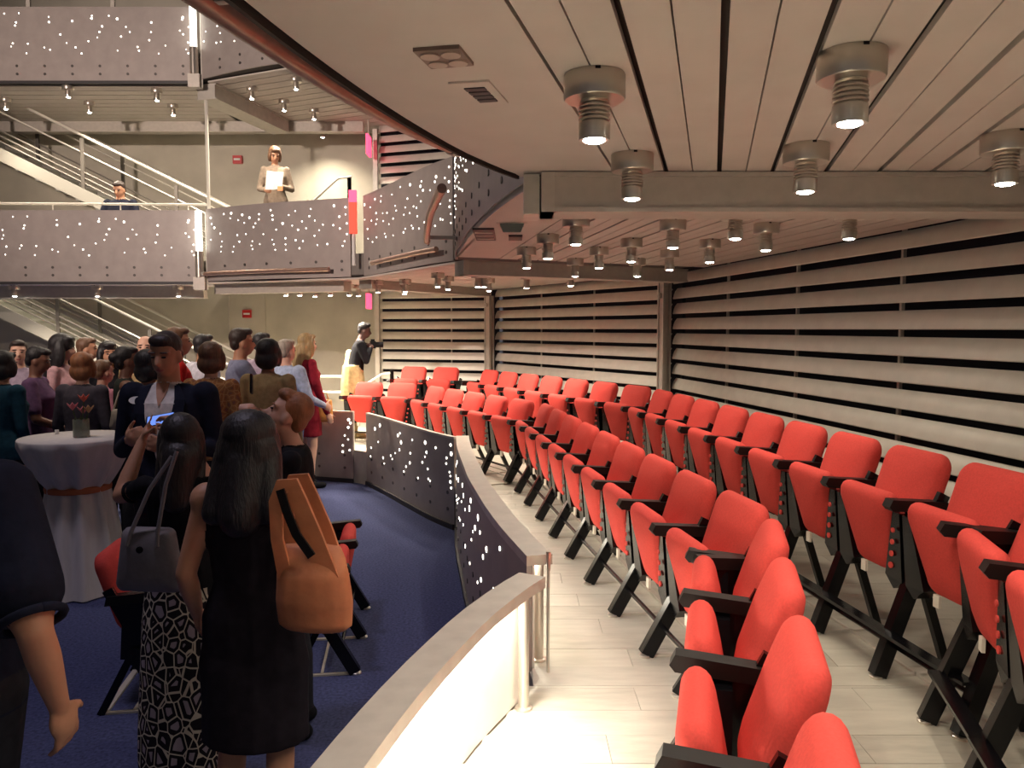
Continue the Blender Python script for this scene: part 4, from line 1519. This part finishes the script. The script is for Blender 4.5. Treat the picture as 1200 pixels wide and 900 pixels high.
# --- foreground
# woman in black dress seen from behind (facing away, slightly right)
Y = 2.74
tP3, sh, s, arms, hd = person('woman from behind in sleeveless black dress with long black hair', (px(290, Y), Y, 0), 3, 1.59, 'f', 'skin_tan', 'hair_black', 'verylong',
       'black_dress', 'none', 'black_dress', 'skirt', 0.47, armL=((-0.245, -0.04, 1.13), (-0.27, 0.10, 0.92)), armR=((0.285, -0.02, 1.14), (0.26, 0.16, 1.02)), handR='grip', handL='relaxed', palmL=(1, 0.2, 0), palmR=(-1, 0, 0),
       voxel=0.009, build=1.12, group='guests near the camera', top_hem=0.84)
# tan tote on her right shoulder
def ribbon(pts, wd, th=0.012):
    """flat strap through points; width lies along x/z in the strap plane, thickness along y"""
    mb = MB()
    pts = [Vector(p) for p in pts]
    vs = []
    for i, p in enumerate(pts):
        d = (pts[min(i + 1, len(pts) - 1)] - pts[max(i - 1, 0)]).normalized()
        a = Vector((d.z, 0, -d.x)).normalized() * (wd[i] / 2 if isinstance(wd, (list, tuple)) else wd / 2)
        y = Vector((0, th / 2, 0))
        vs += [p - a - y, p + a - y, p + a + y, p - a + y]
    fs = []
    for i in range(len(pts) - 1):
        k = 4 * i
        fs += [(k + j, k + (j + 1) % 4, k + 4 + (j + 1) % 4, k + 4 + j) for j in range(4)]
    e = 4 * (len(pts) - 1)
    fs += [(3, 2, 1, 0), (e, e + 1, e + 2, e + 3)]
    return mb.add(vs, fs)


tb = thing('tote_bag', 'tan leather shoulder bag on the arm of the black-dressed woman', 'bag', (px(362, 2.55), 2.55, 0.90), math.radians(-8))
bb_ = Blob()
bb_.loft([(0.005, 0, -0.012, 0.10, 0.03), (0.005, 0, 0.01, 0.128, 0.05), (0.004, 0, 0.09, 0.134, 0.066), (0.0, 0.0, 0.18, 0.125, 0.06), (-0.005, 0.01, 0.235, 0.115, 0.045), (-0.01, 0.015, 0.27, 0.105, 0.03)], 'bag_tan')
bb_.build('bag_body', tb, 0.010, 4)
for y in (-0.035, 0.055):
    ribbon([(-0.080, y * 0.8, 0.17), (-0.104, y, 0.30), (-0.108, y + 0.005, 0.42), (-0.085, y + 0.01, 0.475), (-0.055, y + 0.012, 0.48), (-0.03, y + 0.01, 0.42), (0.02, y, 0.31), (0.062, y * 0.8, 0.17)],
           [0.05, 0.04, 0.045, 0.05, 0.05, 0.055, 0.06, 0.08]).build('strap', 'bag_tan', tb, True)
ribbon([(-0.075, -0.07, 0.47), (-0.05, -0.078, 0.40), (-0.02, -0.08, 0.33), (0.03, -0.078, 0.26)], 0.028, 0.008).build('dark_strap', 'black_rubber', tb)

# woman taking a picture, printed skirt
Y = 3.2
person('woman in black top and printed long skirt raising her phone', (px(208, Y), Y, 0), -8, 1.53, 'f', 'skin_tan', 'hair_black', 'long', 'black', 'cap',
       'print_skirt', 'skirt', 0.10, armL=((-0.30, 0.10, 1.36), (-0.235, 0.22, 1.60)), armR=((0.08, 0.26, 1.36), (-0.10, 0.33, 1.64)), handL='point', handR='grip', palmL=(0.9, 0.3, 0), palmR=(-0.9, 0.3, 0),
       head=(-10, 0, 0), voxel=0.008, group='guests near the camera', top_hem=0.90)
phone('phone with blue screen held up by the woman in the printed skirt', (px(186, 3.54), 3.54, 1.47), (math.radians(-50), math.radians(-10), math.radians(10)), 'phone_screen')
bag('grey leather handbag hanging beside the printed skirt', 'bag_grey', (px(168, 2.98), 2.98, 0.875), math.radians(-6), 0.27, 0.21, 0.25, 0.09,
    [[(-0.06, -0.05, 0.19), (-0.05, -0.045, 0.23), (0.02, -0.02, 0.40), (0.09, 0.02, 0.52)], [(0.06, -0.05, 0.19), (0.06, -0.045, 0.24), (0.085, -0.02, 0.42), (0.11, 0.02, 0.54)]], 'bag_grey', True)

# person at left edge
Y = 2.05
person('man in dark short-sleeved shirt at the left edge, seen from behind', (px(-90, Y), Y, 0), 12, 1.80, 'm', 'skin_tan', 'hair_dark', 'crop', 'navy', 'short', 'dark_trousers', 'pants',
       armR=((0.39, -0.10, 1.12), (0.375, -0.02, 0.90)), palmR=(-1, 0, 0), head=(5, -10, 0), lean=(-0.03, 0.05), voxel=0.0075, build=1.3, group='guests near the camera')

# short haired woman photographing upward
Y = 3.6
person('short-haired woman in black cardigan tilting her head back to photograph', (px(340, Y), Y, 0), -98, 1.60, 'f', 'skin_light', 'hair_auburn', 'short', 'black', 'long', 'dark_trousers', 'pants',
       armL=((-0.17, 0.18, 1.27), (-0.05, 0.20, 1.58)), armR=((0.17, 0.18, 1.27), (0.05, 0.21, 1.60)), handL='grip', handR='grip', palmL=(0.9, 0, 0.2), palmR=(-0.9, 0, 0.2),
       head=(0, 24, 0), voxel=0.009, group='guests near the camera')
phone('small phone held up by the short-haired woman', (px(294, 3.58), 3.58, 1.63), (0, math.radians(80), math.radians(-78)), 'phone_body').scale = (0.7, 0.8, 0.8)

# man in suit facing camera
def shirt_collar(b, sh, s):
    a, c = sh((0, -0.012, 1.445)), sh((0, -0.008, 1.482))
    b.loft([(a[0], a[1] + 0.012 * s, a[2], 0.085 * s, 0.078 * s), (c[0], c[1] + 0.004 * s, c[2], 0.068 * s, 0.066 * s)], 'white_shirt')


Y = 4.5
tS, shS, sS, aS, hdS = person('man in dark suit and open white shirt looking down at his hands', (px(196, Y), Y, 0), 178, 1.86, 'm', 'skin_tan', 'hair_dark', 'crop', 'navy', 'long', 'dark_trousers', 'pants',
       armL=((-0.25, 0.0, 1.12), (-0.11, 0.27, 1.18)), armR=((0.25, 0.0, 1.12), (0.09, 0.28, 1.21)), handL='grip', handR='grip', palmL=(0.8, 0, 0.3), palmR=(-0.8, 0, 0.3),
       head=(6, -12, 0), voxel=0.009, build=1.1, group='guests near the camera', top_hem=0.80, cloak=shirt_collar)
fy = lambda z: np.interp(z, [0.97, 1.10, 1.22, 1.30, 1.38, 1.435, 1.475], [0.137, 0.126, 0.146, 0.144, 0.121, 0.082, 0.055])
rows_ = []
for z, wd in ((1.475, 0.055), (1.44, 0.075), (1.38, 0.078), (1.30, 0.066), (1.22, 0.050), (1.12, 0.026), (1.05, 0.010)):
    rows_.append(((-wd * sS, (fy(z) + 0.006) * sS, z * sS), (wd * sS, (fy(z) + 0.006) * sS, z * sS)))
patch(tS, rows_, 'white_shirt', 'shirt_front')
patch(tS, [((-wd * sS, (fy(z) + 0.012) * sS, z * sS), (wd * sS, (fy(z) + 0.012) * sS, z * sS)) for z, wd in ((1.485, 0.034), (1.45, 0.030), (1.41, 0.018), (1.37, 0.003))], 'skin_tan', 'open_neck')
for e in (-1, 1):
    rows_ = []
    for z, a, c in ((1.47, 0.06, 0.085), (1.40, 0.076, 0.13), (1.33, 0.07, 0.125), (1.22, 0.05, 0.085), (1.10, 0.022, 0.04), (1.02, 0.0, 0.012)):
        p, q = (e * a * sS, (fy(z) + 0.012) * sS, z * sS), (e * c * sS, (fy(z) * 0.93 + 0.012) * sS, z * sS)
        rows_.append((p, q) if e < 0 else (q, p))
    patch(tS, rows_, 'navy', 'lapel')
MB().lathe([(0.0, 0), (0.030, 0.0), (0.030, 0.004), (0.0, 0.004)], 16).build('name_badge', 'white_plastic', tS).matrix_local = Matrix.Translation((0.125 * sS, 0.108 * sS, 1.395 * sS)) @ Matrix.Rotation(-PI / 2 + 0.45, 4, 'X') @ Matrix.Diagonal((1.3, 0.75, 1, 1))

# --- crowd (u of head, depth, head-top height)
def htop(v, Y, z0=0.0):
    return CAMZ + (385 - v) / FPX * Y - z0


def guest(u, v, Y, face, label, **kw):
    return person(label, (px(u, Y), Y, kw.pop('z0', 0.0)), face, htop(v, Y, kw.get('z0', 0.0)) if 'H' not in kw else kw.pop('H'), **kw)


guest(2, 412, 6.4, 20, 'dark-haired guest in teal top at the far left behind the table', skin='skin_tan', hair='hair_black', hstyle='bob', top='teal', sleeve='long', build=1.2)
guest(22, 399, 8.0, 150, 'dark-haired woman in lilac blouse facing the camera at far left', skin='skin_light', hair='hair_dark', hstyle='short', top='lilac')
guest(42, 407, 7.0, 75, 'dark-haired woman in purple top with orange collar looking down', skin='skin_brown', hair='hair_black', hstyle='short', top='purple', sleeve='short', head=(0, -15, 0), build=1.15,
      armR=((0.24, 0.05, 1.12), (0.12, 0.25, 1.02)))
guest(73, 394, 7.9, 85, 'woman with big curly black hair in pale pink top', skin='skin_light', hair='hair_black', hstyle='curly', top='pink')
guest(101, 396, 8.6, 70, 'man with short brown hair behind the blond bob', sex='m', skin='skin_tan', hair='hair_brown', hstyle='short', top='khaki')
guest(96, 414, 6.6, 8, 'woman with auburn blond bob and grey jacket seen from behind', skin='skin_light', hair='hair_auburn', hstyle='bob', top='grey_jacket', build=1.2)
guest(119, 422, 7.2, 30, 'guest in pink patterned top behind the grey jacket', skin='skin_light', hair='hair_brown', hstyle='short', top='pink_print')
guest(127, 401, 8.0, 140, 'woman in dark headscarf facing the camera', skin='skin_tan', hair='hair_black', hstyle='scarf', top='black')
guest(147, 406, 6.7, 60, 'black-haired woman in sleeveless dark top with beige bag', skin='skin_brown', hair='hair_black', hstyle='bun', top='dark_green', sleeve='none')
bag('beige handbag under the arm of the sleeveless dark top', 'bag_beige', (px(138, 6.50), 6.50, 1.05), 0.1, 0.17, 0.13, 0.17, 0.06, [[(-0.05, 0, 0.16), (-0.02, 0.05, 0.30), (0.03, 0.08, 0.40), (0.05, 0.06, 0.28), (0.05, 0, 0.16)]], 'bag_beige')
guest(171, 393, 8.0, 165, 'bald man half hidden behind the man in the suit', sex='m', skin='skin_light', hair='hair_brown', hstyle='bald', top='khaki')
guest(173, 411, 5.9, 30, 'black-haired guest directly behind the suit shoulder', skin='skin_brown', hair='hair_black', hstyle='bob', top='dark_green')
guest(207, 384, 7.2, 60, 'man with brown hair in a red top behind the suit', sex='m', skin='skin_tan', hair='hair_brown', hstyle='short', top='red_top')
guest(238, 392, 8.2, 35, 'black-haired man in white shirt seen from behind', sex='m', skin='skin_tan', hair='hair_black', hstyle='short', top='pale_shirt')
guest(247, 402, 6.2, 5, 'woman with short brown grey hair and orange printed top', skin='skin_light', hair='hair_brown', hstyle='bob', top='orange_print', build=1.1)
guest(282, 385, 7.4, 62, 'dark-haired man in blue shirt holding his chin', sex='m', skin='skin_tan', hair='hair_dark', hstyle='short', top='blue_shirt', build=1.1,
      armR=((0.22, 0.16, 1.16), (0.06, 0.20, 1.45)), handR='fist', palmR=(-1, 0, 0))
guest(306, 390, 8.6, 30, 'dark-haired guest in pale lilac shirt between blue shirt and brown jacket', sex='m', skin='skin_dark', hair='hair_black', hstyle='crop', top='lilac')
guest(314, 398, 6.5, 6, 'black-haired woman in khaki brown jacket seen from behind', skin='skin_brown', hair='hair_black', hstyle='bob', top='khaki', build=1.12)
guest(335, 398, 8.4, 30, 'grey-haired man in light blue shirt and jeans', sex='m', skin='skin_light', hair='hair_grey', hstyle='short', top='light_blue', bottom='denim', build=1.15,
      armR=((0.30, 0.02, 1.14), (0.30, 0.24, 1.05)), palmR=(-1, 0, 0))
guest(350, 406, 9.75, 40, 'blond guest in cream top half hidden by the light blue shirt', skin='skin_light', hair='hair_blond', hstyle='bob', top='cream')
guest(359, 391, 9.3, 50, 'blond woman in maroon top carrying an orange bag', skin='skin_light', hair='hair_blond', hstyle='long', top='maroon', sleeve='long',
      lower='skirt', bottom='maroon', hem=0.6, armR=((0.24, 0.02, 1.12), (0.26, 0.12, 0.86)), palmR=(-1, 0, 0))
bag('orange shopping bag hanging from the hand of the maroon top', 'bag_orange', (px(377, 9.3), 9.3, 0.78), 0.2, 0.24, 0.22, 0.27, 0.10, [[(-0.07, 0, 0.26), (-0.05, 0, 0.34), (0.05, 0, 0.34), (0.07, 0, 0.26)]], 'bag_orange')


def coat(b, sh, s):
    b.loft([(0, -0.02, 0.55 * s, 0.22 * s, 0.19 * s), (0, -0.02, 0.8 * s, 0.21 * s, 0.18 * s), (0, -0.02, 1.08 * s, 0.18 * s, 0.15 * s)], 'cream')
    b.cap(sh((-0.12, -0.10, 1.05)), sh((-0.12, -0.13, 1.28)), 0.07 * s, 0.05 * s, 'cream')


guest(415, 387, 10.75, 75, 'photographer in black top and cream coat aiming a camera', z0=TIER, H=1.60, sex='m', skin='skin_dark', hair='hair_black', hstyle='crop', top='black', bottom='cream', shoes='cream',
      lean=(0.0, 0.16), sag=0.05, cloak=coat, armR=((0.20, 0.16, 1.14), (0.07, 0.24, 1.33)), armL=((-0.14, 0.16, 1.14), (-0.05, 0.24, 1.33)), handR='grip', handL='grip', palmR=(-1, 0, 0), palmL=(1, 0, 0), head=(0, -8, 0))
t = thing('camera_body', 'black camera held out by the photographer in the cream coat', 'camera', (px(437, 10.83), 10.83, 1.66), math.radians(-75))
MB().box((0, 0, 0), (0.14, 0.07, 0.10)).build('housing', 'phone_body', t)
MB().tube([(0, 0.03, 0), (0, 0.14, 0)], 0.038, 14).build('lens_barrel', 'phone_body', t, True)
MB().box((0, 0, 0.06), (0.05, 0.05, 0.03)).build('viewfinder', 'phone_body', t)

# --- second-storey people
G2 = CEIL + 0.30
guest(327, 172, 11.4, 170, 'woman with brown hair in patterned jacket reading papers at the gallery front', H=1.66, z0=G2, skin='skin_tan', hair='hair_brown', hstyle='bob', top='tweed', lower='skirt', bottom='sand_skirt',
      head=(-14, -26, 0), armR=((0.23, -0.02, 1.14), (0.12, 0.20, 1.08)), armL=((-0.23, -0.02, 1.14), (-0.10, 0.21, 1.14)), handR='grip', handL='grip', palmR=(-1, 0, 0.2), palmL=(1, 0, 0.2), group='people on the second storey', build=1.02)
t = thing('paper_sheet', 'open white programme held by the standing woman', 'paper', (px(325, 11.08), 11.08, G2 + 1.16))
MB().add([(-0.12, 0.0, -0.14), (0.0, -0.03, -0.15), (0.11, 0.0, -0.12), (-0.10, 0.03, 0.12), (0.02, 0.0, 0.10), (0.13, 0.03, 0.10),
          (-0.12, 0.006, -0.14), (0.0, -0.024, -0.15), (0.11, 0.006, -0.12), (-0.10, 0.036, 0.12), (0.02, 0.006, 0.10), (0.13, 0.036, 0.10)],
         [(0, 1, 4, 3), (1, 2, 5, 4), (6, 9, 10, 7), (7, 10, 11, 8), (0, 6, 7, 1), (1, 7, 8, 2), (3, 4, 10, 9), (4, 5, 11, 10), (0, 3, 9, 6), (2, 8, 11, 5)]).build('sheet', 'paper', t)
MB().box((0.09, -0.01, -0.13), (0.07, 0.012, 0.06)).build('printed_corner', 'paper_orange', t)
guest(147, 217, 11.3, 176, 'dark-haired man in navy shirt seated behind the straight gallery front', H=1.68, z0=G2 - 0.444, sag=0.09, sex='m', skin='skin_tan', hair='hair_dark', hstyle='short', top='navy', sleeve='long', bottom='dark_trousers', sit=True,
      head=(6, -22, 0), armR=((0.27, 0.06, 1.12), (0.10, 0.30, 1.10)), armL=((-0.27, 0.06, 1.12), (-0.14, 0.32, 1.10)), palmR=(0, 0, -1), palmL=(0, 0, -1), group='people on the second storey')
t = thing('stool', 'black stool beneath the seated man on the gallery', 'stool', (px(147, 11.3), 11.3, G2))
MB().lathe([(0.0, 0.28), (0.17, 0.28), (0.18, 0.30), (0.17, 0.32), (0, 0.32)], 16).build('seat', 'black_rubber', t, True)
MB().tube([(0, 0, 0.02), (0, 0, 0.29)], 0.03, 10).build('stem', 'black_metal', t, True)
MB().lathe([(0.0, 0), (0.17, 0), (0.17, 0.015), (0.03, 0.03), (0, 0.03)], 16).build('base', 'black_metal', t, True)
t = thing('name_card', 'small white card on the chest of the seated man', 'card', (px(140.5, 11.14), 11.14, 3.49))
MB().box((0, 0, 0), (0.075, 0.006, 0.04)).build('card', 'paper', t)
MB().box((0, 0, 0.022), (0.02, 0.008, 0.008)).build('clip', 'steel', t)

# ------------------------------------------------------------------ cocktail table with cloth, vase and flowers
TY = 5.6
t = thing('cocktail_table', 'tall cocktail table under a white cloth tied with an orange band', 'table', (px(86, TY), TY, 0))
cl = MB()
n = 64
prof = [(0.365, 1.115), (0.37, 1.105), (0.364, 1.06), (0.325, 0.97), (0.275, 0.88), (0.220, 0.80), (0.192, 0.768), (0.192, 0.735), (0.215, 0.62), (0.245, 0.45), (0.27, 0.25), (0.30, 0.01)]
vs = []
for i, (r, z) in enumerate(prof):
    for k in range(n):
        a = 2 * PI * k / n
        amp = 0.0 if i < 2 else (0.010 + 0.012 * min(1, (1.07 - z) / 0.4))
        rr = r + amp * math.sin(a * 11 + 0.4 * math.sin(a * 3)) + amp * 0.4 * math.sin(a * 17 + 1)
        vs.append((rr * math.cos(a), rr * math.sin(a), z))
vs.append((0, 0, 1.116))
fs = [(i * n + k, (i + 1) * n + k, (i + 1) * n + (k + 1) % n, i * n + (k + 1) % n) for i in range(len(prof) - 1) for k in range(n)]
fs += [(len(vs) - 1, k, (k + 1) % n) for k in range(n)]
cl.add(vs, fs).build('tablecloth', 'cloth_white', t, 'all')
MB().lathe([(0.195, 0.728), (0.214, 0.733), (0.217, 0.752), (0.214, 0.770), (0.195, 0.775)], 48).build('ribbon', 'ribbon', t, True)
MB().tube([(0, 0, 0.0), (0, 0, 1.04)], 0.04, 12).build('pedestal', 'black_metal', t, True)
v = thing('flower_vase', 'small glass vase of red and pink flowers on the cocktail table', 'vase', (px(92, TY - 0.05), TY - 0.05, 1.117))
MB().lathe([(0.0, 0.0), (0.052, 0.0), (0.054, 0.01), (0.052, 0.13), (0.050, 0.13), (0.048, 0.012), (0.0, 0.012)], 24).build('glass', 'glass', v, True)
for k, (dx, dy, hh, m) in enumerate(((-0.05, -0.01, 0.20, 'petal_pink'), (0.035, -0.02, 0.26, 'petal_red'), (0.05, 0.01, 0.18, 'petal_tan'), (0.0, 0.03, 0.17, 'petal_pink'))):
    MB().tube([(dx * 0.1, dy * 0.1, 0.02), (dx * 0.6, dy * 0.6, hh * 0.6), (dx, dy, hh)], 0.004, 6).build('stem', 'leaf', v)
    f = MB()
    for j in range(6):
        a = j * PI / 3
        f.add([(dx, dy, hh), (dx + 0.03 * math.cos(a - 0.5), dy + 0.03 * math.sin(a - 0.5), hh + 0.025), (dx + 0.042 * math.cos(a), dy + 0.042 * math.sin(a), hh + 0.045), (dx + 0.03 * math.cos(a + 0.5), dy + 0.03 * math.sin(a + 0.5), hh + 0.025), (dx, dy, hh - 0.012)],
              [(0, 1, 2, 3), (4, 3, 2, 1), (4, 1, 0), (0, 3, 4)])
    f.build('blossom', m, v)
for k in range(6):
    a = k * 1.05
    MB().add([(0, 0, 0.03), (0.03 * math.cos(a - 0.3), 0.03 * math.sin(a - 0.3), 0.10), (0.045 * math.cos(a), 0.045 * math.sin(a), 0.16), (0.03 * math.cos(a + 0.3), 0.03 * math.sin(a + 0.3), 0.10), (0.025 * math.cos(a), 0.025 * math.sin(a), 0.095)],
             [(0, 1, 4), (1, 2, 4), (2, 3, 4), (3, 0, 4), (0, 3, 2, 1)]).build('leaf', 'leaf', v)
t = thing('tealight', 'small white candle on the cocktail table edge', 'candle', (px(63, TY + 0.12), TY + 0.12, 1.117))
MB().lathe([(0.0, 0), (0.014, 0), (0.014, 0.03), (0, 0.03)], 12).build('wax', 'white_plastic', t, True)
MB().tube([(0, 0, 0.03), (0, 0, 0.04)], 0.002, 5).build('wick', 'black_metal', t)
